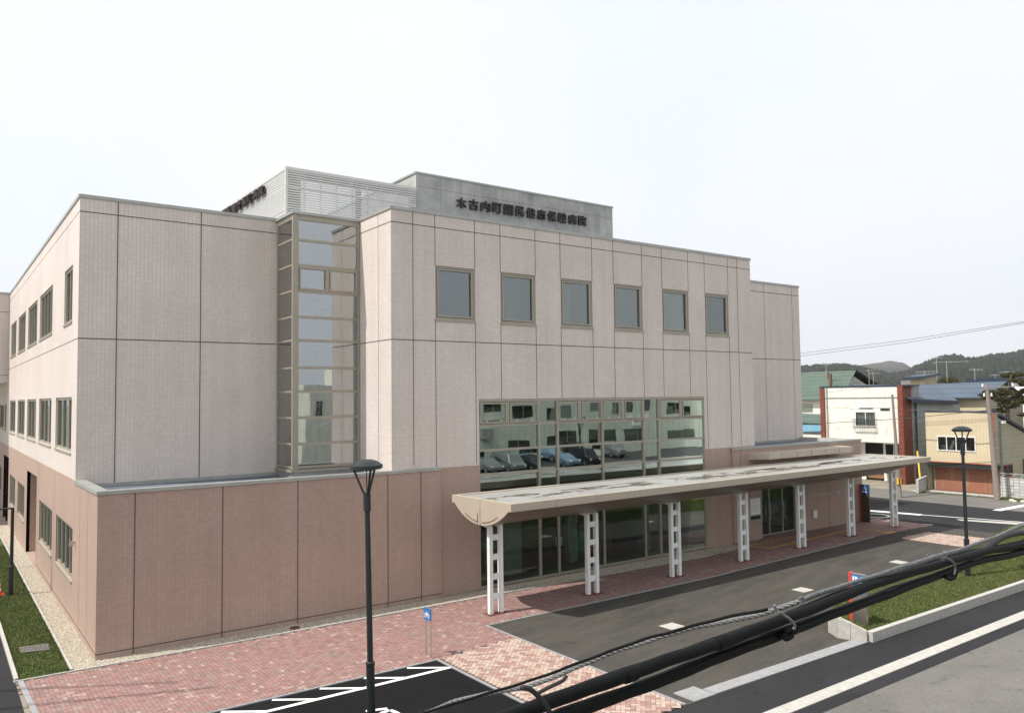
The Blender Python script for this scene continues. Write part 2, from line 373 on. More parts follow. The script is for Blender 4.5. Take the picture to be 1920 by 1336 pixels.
herring('brick_pavement', [(11.8, -0.92), (23.6, -1.10), (26.5, -1.0), (28.4, -0.02), (38.6, -0.02), (38.6, -3.05), (33.1, -3.0), (20.0, -3.76), (11.8, -3.78)], 0.006, REDS, [5, 5, 3, 5, 0.4, 3], 'pav_bed', rot=0.0, w_=0.125)
herring('pale_brick_pavement', [(7.28, -5.55), (10.0, -5.3), (10.0, -11.66), (7.28, -11.66)], 0.006, PALE, [4, 4, 2, 4, 3], 'pav_bed', rot=R(45), w_=0.11)
herring('pale_brick_pavement', [(33.55, -4.0), (36.3, -3.9), (36.6, -7.25), (33.62, -7.36)], 0.004, PALE, [5, 5, 3, 1.6, 1], 'pav_bed', rot=R(45), w_=0.14)
herring('brick_pavement', [(28.55, 1.3), (31.8, 1.3), (31.8, -0.02), (28.55, -0.02)], 0.004, REDS, [5, 5, 3, 5, 0.2, 3], 'pav_bed', w_=0.125)

def kerb(name, pts, wd, z0, z1, mat='concrete', seg=0.6, joint=0.006):
    mb = MB(mat)
    for (ax, ay), (bx, by) in zip(pts, pts[1:]):
        L = math.hypot(bx-ax, by-ay); n = max(1, round(L/seg)); dx, dy = (bx-ax)/L, (by-ay)/L; nx, ny = -dy*wd/2, dx*wd/2
        for k in range(n):
            s0, s1 = k*L/n+joint/2, (k+1)*L/n-joint/2; P = []
            for z in (z0, z1):
                for s_, q in ((s0, -1), (s1, -1), (s1, 1), (s0, 1)): P.append((ax+dx*s_+nx*q, ay+dy*s_+ny*q, z))
            mb.hexa(P)
    return mb.build(name, kind='structure')
kerb('kerb', [(-1.90, -0.585), (4.0, -0.745), (11.8, -0.865), (23.6, -1.045)], 0.06, -0.02, 0.035, 'concrete', 0.6)
kerb('kerb', [(-1.83, -0.52), (-1.83, 60)], 0.09, -0.02, 0.07, 'concrete', 0.6)
kerb('kerb', [(-0.62, -0.52), (-0.62, 60)], 0.07, -0.02, 0.05, 'concrete', 0.6)
kerb('kerb', [(-1.75, -0.65), (-1.60, -5.55)], 0.12, -0.02, 0.03, 'kerb_grey', 0.6)
kerb('kerb', [(-1.60, -5.56), (7.27, -5.59)], 0.07, -0.02, 0.02, 'kerb_grey', 0.6)
kerb('kerb', [(7.24, -5.62), (7.24, -11.66)], 0.07, -0.02, 0.02, 'kerb_grey', 0.6)
kerb('kerb', [(10.02, -3.80), (10.02, -11.66)], 0.07, -0.02, 0.02, 'kerb_grey', 0.6)
kerb('kerb', [(10.02, -3.79), (20.0, -3.77), (33.1, -3.01)], 0.07, -0.02, 0.016, 'kerb_grey', 0.6)
kerb('gutter', [(11.05, -11.45), (17.45, -11.50)], 0.38, -0.02, 0.010, 'kerb_grey', 0.6)
kerb('gutter', [(5.0, -13.19), (60, -13.05)], 0.36, -0.02, 0.012, 'concrete', 0.6, 0.010)
# drain pad at the end of the gutter
MB('kerb_grey').box(10.32, 11.02, -11.66, -11.02, -0.02, 0.012).build('drain_pad', kind='structure')
# retaining kerb of the grass island, wing walls sloping down to the driveway
kerb('island_kerb', [(17.50, -11.70), (60, -11.86)], 0.17, -0.02, 0.27, 'concrete', 2.0, 0.012)
WW = [Vector((17.42, -11.66, 0)), Vector((17.22, -11.28, 0)), Vector((17.12, -10.95, 0)), Vector((17.45, -10.45, 0))]; WH = [.28, .46, .56, .58]
mb = MB('concrete')
for k in range(3):
    a, b = WW[k], WW[k+1]; d = (b-a).normalized(); n_ = Vector((d.y, -d.x, 0))*.15; b2 = b-d*.012
    mb.hexa([a+Vector((0,0,-.02)), a+n_+Vector((0,0,-.02)), b2+n_+Vector((0,0,-.02)), b2+Vector((0,0,-.02)), a+Vector((0,0,WH[k])), a+n_+Vector((0,0,WH[k])), b2+n_+Vector((0,0,WH[k+1])), b2+Vector((0,0,WH[k+1]))])
mb.build('island_kerb', kind='structure')
def lawn_z(y): return .23+.125*(y+11.6)
# curbstone round far side gravel beds
def gravel(name, pts, z=0.0):
    return sheet(name, pts, z, 'gravel')
gravel('gravel_bed', [(-0.58, -0.54), (4.0, -0.70), (11.8, -0.82), (23.6, -1.0), (24.9, -1.0), (26.3, -0.7), (26.4, 0.06), (0, 0.06), (0, 60), (-0.58, 60)])
mb = MB('stone_a', 'stone_b', 'stone_c')
def stone(x, y, s_):
    i = len(mb.v); a = random.random()*3
    P = [(math.cos(a)*s_, math.sin(a)*s_, 0), (-math.sin(a)*s_*.7, math.cos(a)*s_*.7, 0.002), (-math.cos(a)*s_, -math.sin(a)*s_, 0), (math.sin(a)*s_*.7, -math.cos(a)*s_*.7, 0), (0, 0, s_*.65)]
    mb.v += [Vector((x+p[0], y+p[1], 0.004+p[2])) for p in P]; k = random.randrange(3)
    for q in ((0,1,4),(1,2,4),(2,3,4),(3,0,4)): mb.f.append(tuple(i+t for t in q)); mb.mi.append(k)
for _ in range(9000):
    x = random.uniform(-0.55, 24); stone(x, random.uniform(-0.52-0.022*max(0, x), -0.02), random.uniform(0.012, 0.03))
for _ in range(7000): stone(random.uniform(-0.55, -0.03), random.uniform(-0.3, 16), random.uniform(0.012, 0.028))
mb.build('gravel_stones', kind='stuff')

def blades(name, poly, n, z_, h=(0.025, 0.06), ws=(6, 4, 1)):
    mb = MB('blade_a', 'blade_b', 'blade_c'); xs = [p[0] for p in poly]; ys = [p[1] for p in poly]; k = 0
    while k < n:
        x, y = random.uniform(min(xs), max(xs)), random.uniform(min(ys), max(ys))
        if not pip(x, y, poly): continue
        k += 1; a = random.random()*6.28; z = z_ if z_ is not None else lawn_z(y)-.02; hh = random.uniform(*h); wd = random.uniform(0.006, 0.014); lx, ly = random.uniform(-.03, .03), random.uniform(-.03, .03)
        mb.poly([(x-math.cos(a)*wd, y-math.sin(a)*wd, z), (x+math.cos(a)*wd, y+math.sin(a)*wd, z), (x+lx, y+ly, z+hh)], random.choices((0, 1, 2), ws)[0])
    return mb.build(name, kind='stuff')
sheet('lawn', rect(-1.77, -0.67, -0.54, 60), 0.020, 'turf')
blades('grass', rect(-1.76, -0.68, -0.52, 22), 42000, 0.018)
isl = [(17.6, -11.58), (60, -11.75), (60, -7.2), (36.5, -7.6), (31, -8.5), (24, -9.1), (19.2, -9.7), (17.65, -10.3), (17.3, -10.9), (17.4, -11.25)]
mb = MB('turf', 'earth'); mb.poly([(x, y, lawn_z(y)-.02) for x, y in isl])
for a, b in zip(isl[1:], isl[2:]): mb.quad((a[0], a[1], -.02), (b[0], b[1], -.02), (b[0], b[1], lawn_z(b[1])-.02), (a[0], a[1], lawn_z(a[1])-.02), 0)
mb.build('lawn', kind='structure')
blades('grass', [(17.6, -11.58), (36, -11.65), (36, -7.7), (31, -8.5), (24, -9.1), (19.2, -9.7), (17.65, -10.3), (17.3, -10.9)], 95000, None, (0.03, 0.07), (5, 5, 2))
blades('weeds', [(52.1, -3.0), (52.5, -3.0), (52.4, 4.6), (52.1, 4.6)], 3000, -0.01, (0.03, 0.14))
blades('weeds', [(51.6, -2.6), (52.9, -2.6), (52.9, -0.6), (51.6, -0.6)], 1500, -0.01, (0.04, 0.2))
for (x0, x1, y0, y1, z_) in ((17.7, 34, -11.62, -11.56, .2), ):
    blades('weeds', rect(x0, x1, y0, y1), 1500, z_, (.05, .12))
blades('weeds', rect(-1.78, -1.72, -.5, 18), 1500, .02, (.05, .11)); blades('weeds', rect(-.72, -.66, -.5, 18), 1500, .02, (.05, .11))
# painted markings
mk = MB('white_paint')
def stripe(a, b, wd, z=0.0):
    a, b = Vector((*a, z)), Vector((*b, z)); d = (b-a).normalized(); n_ = Vector((-d.y, d.x, 0))*wd/2
    mk.quad(a-n_, b-n_, b+n_, a+n_)
z1 = 0.001
def gp(x, y): p = bp(x, y, 2, 0); return (p.x, p.y)
stripe((-6.0, -6.20), (7.20, -6.29), 0.13, z1)
for x0 in (6.30, 5.10, 3.95, 2.80, 1.65, 0.5): stripe((x0, -5.66), (x0+.82, -6.26), 0.11, z1+0.002)
mk.build('road_marking', kind='structure')
mk = MB('white_paint')
p0, p1 = gp(1628, 956.5), gp(1727, 964.5); stripe(p0, p1, 0.55, z1)
p2, p3 = gp(1727, 962.5), gp(1990, 983.5); stripe(p1, p3, 0.16, z1+0.001)
for a, b in (((1626, 974), (1748, 983)), ((1626, 979.5), (1735, 986.5)), ((1748, 983), (1735, 986.5)), ((1640, 974), (1700, 984)), ((1665, 976), (1728, 986)), ((1690, 978.5), (1745, 985))):
    stripe(gp(*a), gp(*b), 0.09, z1)
for k in range(14):
    t0, t1 = k/14*6.28, (k+1)/14*6.28; c = gp(1640, 966); stripe((c[0]+.75*math.cos(t0), c[1]+.75*math.sin(t0)), (c[0]+.75*math.cos(t1), c[1]+.75*math.sin(t1)), 0.14, z1+0.001)
stripe(gp(1868, 956.5), gp(1990, 934), 0.45, z1)
mk.build('road_marking', kind='structure')
mk = MB('white_paint')
for a, b in ((gp(686, 1332), gp(726, 1327)), (gp(716, 1335), gp(731, 1330)), (gp(731, 1330), gp(742, 1334)), (gp(742, 1334), gp(770, 1352)), (gp(716, 1335), gp(700, 1352))): stripe(a, b, 0.11, z1)
mk.build('road_marking', kind='structure')
sheet('pale_patch', [gp(1793, 972.5), gp(1922, 979.5), gp(1922, 984), gp(1800, 975)], -0.001, 'concrete')
# tactile paving lines
mk = MB('yellow'); zt = 0.0135
M['tactile'] = flat('tactile_yellow', (0.48, 0.27, 0.055), 0.8); mk = MB('tactile')
stripe((26.5, -0.72), (31.6, -0.55), 0.12, zt); stripe((26.7, -1.65), (34.7, -1.15), 0.24, zt); stripe((26.5, -0.8), (26.9, -1.7), 0.22, zt+.001); stripe((34.6, -1.05), (34.7, -2.9), 0.22, zt+.001); stripe((34.3, -2.9), (35.1, -2.9), 0.3, zt+.002)
mk.build('tactile_paving', kind='structure')
# manhole and drain covers
def cover(name, label, cat, pts, z, mat='concrete', group=None, th=0.012, lines=0):
    mb = MB(mat, 'dark'); mb.prism([(p[0], p[1], z-th) for p in pts], (0, 0, th+0.006))
    if lines:
        for k in range(lines):
            t = (k+0.5)/lines; a = Vector((*pts[0], 0)).lerp(Vector((*pts[1], 0)), t); b = Vector((*pts[3], 0)).lerp(Vector((*pts[2], 0)), t); dd = (Vector((*pts[1], 0))-Vector((*pts[0], 0))).normalized()*0.008
            e = (b-a)*0.08; mb.quad(a+e-dd+Vector((0,0,z+.008)), a+e+dd+Vector((0,0,z+.008)), b-e+dd+Vector((0,0,z+.008)), b-e-dd+Vector((0,0,z+.008)), 1)
    return tag(mb.build(name), label, cat, group)
for (cx, cy), lb in zip([(14.35, -7.28), (21.26, -7.06), (28.34, -6.73)], ['square pale concrete cover in driveway nearest the red brick paving', 'square pale concrete cover in driveway, middle one of three', 'square pale concrete cover in driveway beside the brick patch end, farthest of three']):
    cover('drain_cover', lb, 'drain cover', rect(cx-.29, cx+.29, cy-.26, cy+.26), 0.0, 'concrete', 'covers set in the driveway')
cover('drain_grate', 'ribbed metal grate lying in the grass strip at lower left', 'drain grate', [gp(36, 1216), gp(91, 1209), gp(93, 1220), gp(38, 1226)], 0.05, 'steel', lines=22)
mbx = MB('rust_plate'); mbx.lathe((5.34, -0.40, 0.0), [(0, 0.03), (0.14, 0.03), (0.16, 0.0)], 16); tag(mbx.build('manhole_cover'), 'round dark drain lid in gravel at foot of the wall', 'manhole cover')

# ------------------------------------------------------------------ hospital building
H = thing('hospital_building', 'large three storey hospital of white and brown tiles with glass tower and entrance wing', 'building')
ZC = 4.45; ZT = 13.41
def pt(ax, a, d, z, pl):   # ax 'y': wall facing -y ; ax 'x': wall facing -x ; d measured inwards
    return (a, pl+d, z) if ax == 'y' else (pl+d, a, z)
def bx(mb, ax, pl, a0, a1, d0, d1, z0, z1, mi=0):
    if ax == 'y': mb.box(a0, a1, pl+d0, pl+d1, z0, z1, mi)
    else: mb.box(pl+d0, pl+d1, a0, a1, z0, z1, mi)
def wall(mb, ax, pl, a0, a1, z0, z1, holes=(), split=ZC, rev=0.14, lo=1, hi=0):
    A = sorted({a0, a1, *[h[0] for h in holes], *[h[1] for h in holes]}); Z = sorted({z0, z1, *[h[2] for h in holes], *[h[3] for h in holes], *([split] if z0 < split < z1 else [])})
    A = [a for a in A if a0 <= a <= a1]; Z = [z for z in Z if z0 <= z <= z1]
    for i in range(len(A)-1):
        for j in range(len(Z)-1):
            ca, cz = (A[i]+A[i+1])/2, (Z[j]+Z[j+1])/2
            if any(h[0] < ca < h[1] and h[2] < cz < h[3] for h in holes): continue
            q = [pt(ax, A[i], 0, Z[j], pl), pt(ax, A[i+1], 0, Z[j], pl), pt(ax, A[i+1], 0, Z[j+1], pl), pt(ax, A[i], 0, Z[j+1], pl)]
            if ax == 'x': q = q[::-1]
            mb.quad(*q, lo if cz < split else hi)
    for h in holes:
        mi = lo if (h[2]+h[3])/2 < split else hi
        for (u0, w0, u1, w1) in ((h[0],h[2],h[1],h[2]),(h[1],h[2],h[1],h[3]),(h[1],h[3],h[0],h[3]),(h[0],h[3],h[0],h[2])):
            mb.quad(pt(ax,u0,0,w0,pl), pt(ax,u1,0,w1,pl), pt(ax,u1,rev,w1,pl), pt(ax,u0,rev,w0,pl), mi)
def vj(mb, ax, pl, a, z0, z1, w_=0.026, mi=2): bx(mb, ax, pl, a-w_/2, a+w_/2, -0.003, 0.01, z0, z1, mi)
def hj(mb, ax, pl, a0, a1, z, w_=0.028, mi=2): bx(mb, ax, pl, a0, a1, -0.0045, 0.01, z-w_/2, z+w_/2, mi)

W6 = [(10.61, 12.29), (13.43, 15.09), (16.34, 18.01), (19.20, 20.88), (22.10, 23.80), (24.91, 26.57)]; WZ = (9.66, 11.57)
GX = (12.40, 24.69); GZ = (0.0, 6.83)
# front wall of the middle block
mb = MB('white_tile', 'brown_tile', 'joint'); P2 = 0.086
wall(mb, 'y', P2, 8.875, 28.256, 0.0, ZT, [(a, b, *WZ) for a, b in W6] + [(GX[0], GX[1], GZ[0], GZ[1])])
for x, za, zb in [(9.72, 4.6, ZT), (27.25, 4.5, ZT)] + [(v, GZ[1] if v < 24.7 and v > 12.3 else 4.5, WZ[0]) for w_ in W6 for v in w_] + [(v, WZ[1], ZT) for w_ in W6 for v in w_]:
    vj(mb, 'y', P2, x, za, zb)
hj(mb, 'y', P2, 8.875, 28.256, 8.89); hj(mb, 'y', P2, 8.875, 28.256, 12.92)
wall(mb, 'x', 8.875, 0.086, 4.103, 4.2, ZT, split=0)
vj(mb, 'x', 8.875, 1.05, 4.4, ZT, 0.02); hj(mb, 'x', 8.875, 0.086, 2.5, 8.89); hj(mb, 'x', 8.875, 0.086, 2.5, 12.92)
mb.quad((28.256, .086, 4.2), (28.256, 40, 4.2), (28.256, 40, ZT), (28.256, .086, ZT))
mb.build('front_wall', H)
# left wing: set-back upper wall
mb = MB('white_tile', 'brown_tile', 'joint'); P1 = 4.103
wall(mb, 'y', P1, 0, 6.42, 4.1, ZT, split=0)
for x in (1.10, 3.70): vj(mb, 'y', P1, x, 4.3, ZT, 0.032)
hj(mb, 'y', P1, 0, 6.4, 8.89, 0.032); hj(mb, 'y', P1, 0, 6.4, 12.92, 0.032)
mb.build('upper_wall', H)
# long west side wall
R3 = [(5.45, 7.40), (10.78, 15.12), (16.20, 20.25), (21.50, 25.45), (26.72, 30.20)]; R2 = [(5.20, 9.26), (10.55, 14.80), (16.0, 19.90), (21.08, 24.98), (26.30, 30.1)]
R1 = [(4.55, 8.60), (9.75, 14.0), (20.40, 24.1), (25.5, 29.1)]; D1 = [(15.1, 19.3), (30.0, 33.8)]
mb = MB('white_tile', 'brown_tile', 'joint')
h3 = [(a, b, 9.55, 11.42) for a, b in R3]; h2 = [(a, b, 5.26, 7.06) for a, b in R2]; h1 = [(a, b, 1.28, 2.94) for a, b in R1]; hd = [(a, b, 0.02, 3.78) for a, b in D1]
wall(mb, 'x', 0.0, 0.0, 4.103, 0.0, 4.45, split=99)
wall(mb, 'x', 0.0, 4.103, 31.6, 0.0, ZT, h3+h2+h1+[hd[0], (30.0, 31.6, 0.02, 3.78)])
wall(mb, 'x', 0.0, 31.6, 52, 0.0, 8.12, [(31.6, 33.8, 0.02, 3.78), (32.5, 34.2, 5.3, 6.85), (34.6, 38.2, 5.3, 6.85), (35.5, 39, 1.28, 2.94), (41, 44, 5.3, 6.85), (41, 44, 1.28, 2.94)])
hj(mb, 'x', 0, 4.103, 31.6, 8.89, 0.022); hj(mb, 'x', 0, 4.103, 31.6, 12.92, 0.018); hj(mb, 'x', 0, 0, 15, 0.17, 0.03)
for y in (1.6, 3.1, 9.2, 14.5): vj(mb, 'x', 0, y, 0.2, 4.4, 0.012)
for (a, b) in D1:   # entrance recesses in the side wall
    mb.quad((0, b, 0.02), (1.3, b, 0.02), (1.3, b, 3.78), (0, b, 3.78), 1); mb.quad((0, a, 0.02), (0, a, 3.78), (1.3, a, 3.78), (1.3, a, 0.02), 1)
    mb.quad((0, a, 3.78), (1.3, a, 3.78), (1.3, b, 3.78), (0, b, 3.78), 1); mb.quad((1.3, a, 0), (1.3, b, 0), (1.3, b, 3.78), (1.3, a, 3.78), 1); mb.quad((0, a, 0.03), (1.3, a, 0.03), (1.3, b, 0.03), (0, b, 0.03), 1)
mb.build('side_wall', H)
# overhanging block at the far end of the side
mb = MB('brown_tile', 'white_tile', 'joint', 'white_paint')
wall(mb, 'y', 31.6, -9, 0.0, 8.12, ZT, split=0, hi=1); mb.quad((-9, 31.6, 8.12), (-9, 42, 8.12), (0, 42, 8.12), (0, 31.6, 8.12), 3)
mb.quad((-9, 42, 8.12), (-9, 31.6, 8.12), (-9, 31.6, ZT), (-9, 42, ZT), 1); mb.quad((-9, 31.6, ZT), (0, 31.6, ZT), (0, 42, ZT), (-9, 42, ZT), 1); mb.quad((0, 42, 8.12), (-9, 42, 8.12), (-9, 42, ZT), (0, 42, ZT), 1)
hj(mb, 'y', 31.6, -9, 0, 8.56, 0.03); hj(mb, 'y', 31.6, -9, 0, 12.3, 0.03)
mb.build('overhang_block', H)
# low block in front
mb = MB('white_tile', 'brown_tile', 'joint', 'roof')
wall(mb, 'y', 0.0, 0.0, 10.73, 0.0, 4.43, split=99)
mb.quad((10.73, 0, 0), (10.73, .086, 0), (10.73, .086, 4.43), (10.73, 0, 4.43), 1)
for x in (0.93, 3.30, 5.58, 8.68, 9.94): vj(mb, 'y', 0, x, 0.0, 4.40, 0.034)
hj(mb, 'y', 0, 0, 10.73, 0.15, 0.03)
mb.quad((0.2, 0.2, 4.20), (8.875, 0.2, 4.20), (8.875, 4.103, 4.20), (0.2, 4.103, 4.20), 3)
mb.box(0.2, 0.3, 0.2, 4.1, 4.2, 4.43, 3); mb.box(0.3, 8.87, 0.2, 0.3, 4.2, 4.43, 3); mb.box(8.75, 8.87, 0.3, 2.5, 4.2, 4.40, 3)
mb.build('low_wall', H)
# entrance wing
mb = MB('white_tile', 'brown_tile', 'joint', 'roof', 'inner')
DX = (28.55, 31.75)
wall(mb, 'y', 0.0, 26.475, 37.3, 0.0, 4.32, [(DX[0], DX[1], 0.0, 2.62)], split=99, rev=.45)
mb.quad((26.475, .086, 0), (26.475, 0, 0), (26.475, 0, 4.32), (26.475, .086, 4.32), 1)
mb.quad((37.3, 0, 0), (37.3, 16, 0), (37.3, 16, 4.32), (37.3, 0, 4.32), 1)
mb.quad((28.3, .2, 4.22), (37.1, .2, 4.22), (37.1, 3.55, 4.22), (28.3, 3.55, 4.22), 3)
mb.box(36.98, 37.1, .2, 3.5, 4.2, 4.4, 4)
mb.quad((37.3, 3.55, 4.22), (37.3, 16, 4.22), (37.2, 16, 4.22), (37.2, 3.55, 4.22), 3)
for x in (27.05, 34.1): vj(mb, 'y', 0, x, 0 if x > 30 else 0.0, 4.3, 0.022)
for x in (36.35,): vj(mb, 'y', 0, x, 0.0, 4.3, 0.018)
mb.build('entrance_wing', H)
mb = MB('white_tile', 'brown_tile', 'joint')
wall(mb, 'y', 3.55, 28.256, 37.3, 4.22, 13.15, split=0); mb.quad((37.3, 3.55, 4.2), (37.3, 30, 4.2), (37.3, 30, 13.15), (37.3, 3.55, 13.15), 0)
hj(mb, 'y', 3.55, 28.256, 37.3, 8.87, 0.035); hj(mb, 'y', 3.55, 28.256, 37.3, 12.62, 0.03)
for x in (34.0, 36.6): vj(mb, 'y', 3.55, x, 4.3, 13.1, 0.022)
mb.quad((28.256, 3.55, 13.1), (37.3, 3.55, 13.1), (37.3, 30, 13.1), (28.256, 30, 13.1)); mb.quad((37.3, 30, 4), (28.256, 30, 4), (28.256, 30, 13.1), (37.3, 30, 13.1))
mb.build('rear_block', H)
# main roof, back wall
mb = MB('roof', 'white_tile')
mb.quad((0, 4.2, 13.15), (28.2, 4.2, 13.15), (28.2, 40, 13.15), (0, 40, 13.15)); mb.quad((8.9, .2, 13.15), (28.2, .2, 13.15), (28.2, 4.2, 13.15), (8.9, 4.2, 13.15))
mb.quad((28.2, 40, 0), (0, 40, 0), (0, 40, ZT), (28.2, 40, ZT), 1)
mb.build('roof', H)
# metal copings
mb = MB('cap')
def cap(x0, x1, y0, y1, z, t=0.06): mb.box(x0, x1, y0, y1, z-0.05, z+t)
cap(-.035, .30, 4.40, 31.6, ZT); cap(-.035, 6.40, 4.068, 4.40, ZT); cap(8.84, 9.15, .386, 4.1, ZT); cap(8.84, 28.29, .05, .386, ZT); cap(27.98, 28.29, .386, 30, ZT); cap(-9.04, -.04, 31.56, 31.9, ZT)
cap(-.035, .28, .29, 4.10, 4.42, .05); cap(-.035, 10.765, -.035, .29, 4.42, .05)
cap(26.44, 37.33, -.035, .27, 4.36, .05); cap(37.03, 37.335, .27, 16, 4.36, .05); cap(28.26, 37.34, 3.515, 3.85, 13.15)
mb.box(0.0, 6.36, 4.06, 4.10, 4.2, 4.32)
mb.box(28.26, 37.2, 3.50, 3.55, 4.22, 4.33)
mb.build('coping', H)
# plant house of fair-faced concrete
mb = MB('fair_concrete', 'joint', 'cap'); PL = 5.0
mb.box(12.62, 23.88, PL, 16, 13.1, 16.34); mb.box(12.58, 23.92, PL-.03, 16.03, 16.34, 16.42, 2)
mb.box(12.62, 23.88, PL-.003, PL+.02, 15.80, 15.812, 1)
for x in (13.8, 15.95, 18.0, 18.65, 20.2, 20.75, 22.25): mb.box(x-.006, x+.006, PL-.002, PL+.02, 13.2, 16.33, 1)
mb.build('plant_house', H)
# louvre screen on the roof
LX, LZ0, LZ1 = 7.006, 13.2, 15.72
ls = MB('cap', 'white_paint', 'gasket')
M['louvre'] = flat('louvre_grey', (0.62, 0.62, 0.60), 0.5, 0.2, var=0.05)
ls = MB('louvre', 'gasket'); n = 26; pz = (LZ1-LZ0-0.1)/n
for k in range(n):
    z = LZ0+k*pz; hgt = pz*0.68
    ls.box(LX, 12.60, PL-.02, PL+.02, z, z+hgt); ls.box(LX, LX+.04, PL+.02, 14, z, z+hgt)
ls.box(LX-.02, 12.61, PL-.04, PL+.05, LZ1-.12, LZ1); ls.box(LX-.02, LX+.06, PL+.05, 14, LZ1-.12, LZ1); ls.box(LX-.025, LX+.06, PL-.045, PL+.04, LZ0, LZ1-.13)
for k in range(8):
    x = LX+0.75+k*0.66; ls.box(x-.02, x+.02, PL+.025, PL+.07, LZ0, LZ1-.13)
for k in range(13):
    y = PL+0.6+k*0.68; ls.box(LX+.045, LX+.09, y-.02, y+.02, LZ0, LZ1-.13)
for z in (LZ0+.85, LZ0+1.75):
    ls.box(LX, 12.6, PL-.028, PL+.03, z, z+.05); ls.box(LX-.008, LX+.04, PL+.03, 14, z, z+.05)
# closed backing behind the upper and corner bays
M['louvre_back'] = flat('louvre_backing', (0.30, 0.30, 0.29), 0.7); ls.mats.append(M['louvre_back'])
for (x0, x1, za, zb) in ((LX+.06, LX+.62, LZ0, LZ1-.14), (LX+.64, 12.6, LZ1-.45, LZ1-.14), (9.9, 10.15, LZ0, LZ1-.46), (LX+.64, 12.6, LZ0, LZ0+.5), (12.3, 12.6, LZ0+.5, LZ1-.46)): ls.box(x0, x1, PL+.08, PL+.10, za, zb, 2)
ls.box(LX+.10, LX+.12, PL+.1, 14, LZ0+1.2, LZ1-.14, 2)
ls.build('louvre_screen', H)
NAME = '木古内町国民健康保険病院'
def lets(name, s, ax, pl, a0, a1, z0a, z1a, z0b, z1b, ext, off, mat, out, flip=False):
    """each character is a part of its own, spread evenly from a0 to a1"""
    n = len(s); stp = (a1-a0)/(n-1+0.80)
    for i, ch in enumerate(s):
        c0 = a0+i*stp; c1 = c0+stp*0.80; t = i/(n-1); za = z0a+(z0b-z0a)*t; zb = z1a+(z1b-z1a)*t
        def mp(p, c0=c0, c1=c1, za=za, zb=zb):
            a = c0+(c1-c0)*p[0]; z = za+(zb-za)*p[1]
            return Vector((a, pl-out-p[2], z)) if ax == 'y' else Vector((pl-out-p[2], a, z))
        text_mesh(ch, 1.0, ext, off, mat, name, H, mp)
lets('sign_letter', NAME, 'y', PL, 14.58, 22.05, 15.14, 15.60, 15.20, 15.68, 0.05, 0.016, 'letter', 0.07)
lets('sign_letter', NAME, 'x', LX, 15.6, 7.15, 15.12, 15.55, 15.12, 15.50, 0.05, 0.014, 'letter', 0.10)
M['wall_letter'] = flat('wall_letter', (0.62, 0.60, 0.56), 0.35, 0.5)
lets('wall_letter', NAME, 'y', 0.0, 32.62, 35.10, 1.66, 1.82, 1.64, 1.80, 0.008, 0.012, 'wall_letter', 0.01)

# windows
def window(ax, pl, a0, a1, z0, z1, mull=(), rec=0.05, fw=0.09, glass='glass', sill=True, sash=False, dark=False, name='window', sides=0.0, blind=0.0):
    f = MB('frame', 'gasket')
    bx(f, ax, pl, a0, a1, rec, rec+.09, z1-fw, z1); bx(f, ax, pl, a0, a1, rec, rec+.09, z0, z0+fw)
    bx(f, ax, pl, a0, a0+fw, rec, rec+.088, z0+fw, z1-fw); bx(f, ax, pl, a1-fw, a1, rec, rec+.088, z0+fw, z1-fw)
    for u in mull: bx(f, ax, pl, u-.035, u+.035, rec+.003, rec+.085, z0+fw, z1-fw)
    if sash:
        a, b, c, d = a0+fw+.02, a1-fw-.02, z0+fw+.02, z1-fw-.02; q = .055
        for (s0, s1, t0, t1) in ((a, b, c, c+q), (a, b, d-q, d), (a, a+q, c+q, d-q), (b-q, b, c+q, d-q)): bx(f, ax, pl, s0, s1, rec-.02, rec+.05, t0, t1)
        for (s0, s1, t0, t1) in ((a0+fw, a1-fw, z0+fw, c), (a0+fw, a1-fw, d, z1-fw), (a0+fw, a, c, d), (b, a1-fw, c, d)): bx(f, ax, pl, s0, s1, rec+.01, rec+.04, t0, t1, 1)
    fo = f.build(name, H)
    g = MB(glass); bx(g, ax, pl, a0+fw*.8, a1-fw*.8, rec+.055, rec+.062, z0+fw*.8, z1-fw*.8); g.build('pane', fo)
    if sill:
        s = MB('frame'); bx(s, ax, pl, a0-.02, a1+.02, -.035, rec+.02, z0-.07, z0-.003); s.build('sill', fo)
    if blind:
        s = MB('curtain'); bx(s, ax, pl, a0+.1, a0+.1+(a1-a0)*blind, .30, .33, z0+.05, z1-.05); s.build('curtain', fo)
    return fo
for a, b in W6: window('y', P2, a, b, *WZ, sash=True, fw=.075, rec=.04)
for i, (a, b) in enumerate(R3): window('x', 0, a, b, 9.55, 11.42, [a+(b-a)*t for t in ((.5,) if i == 0 else (.25, .5, .75))], blind=.35 if i < 3 else 0.2, glass='glass')
for i, (a, b) in enumerate(R2): window('x', 0, a, b, 5.26, 7.06, [a+(b-a)*t for t in (.27, .63)], blind=.3)
for a, b in R1: window('x', 0, a, b, 1.28, 2.94, [a+(b-a)*t for t in (.25, .5, .75)], blind=.3)
for a, b, c, d in ((32.5, 34.2, 5.3, 6.85), (34.6, 38.2, 5.3, 6.85), (35.5, 39, 1.28, 2.94), (41, 44, 5.3, 6.85), (41, 44, 1.28, 2.94)): window('x', 0, a, b, c, d, [(a+b)/2])
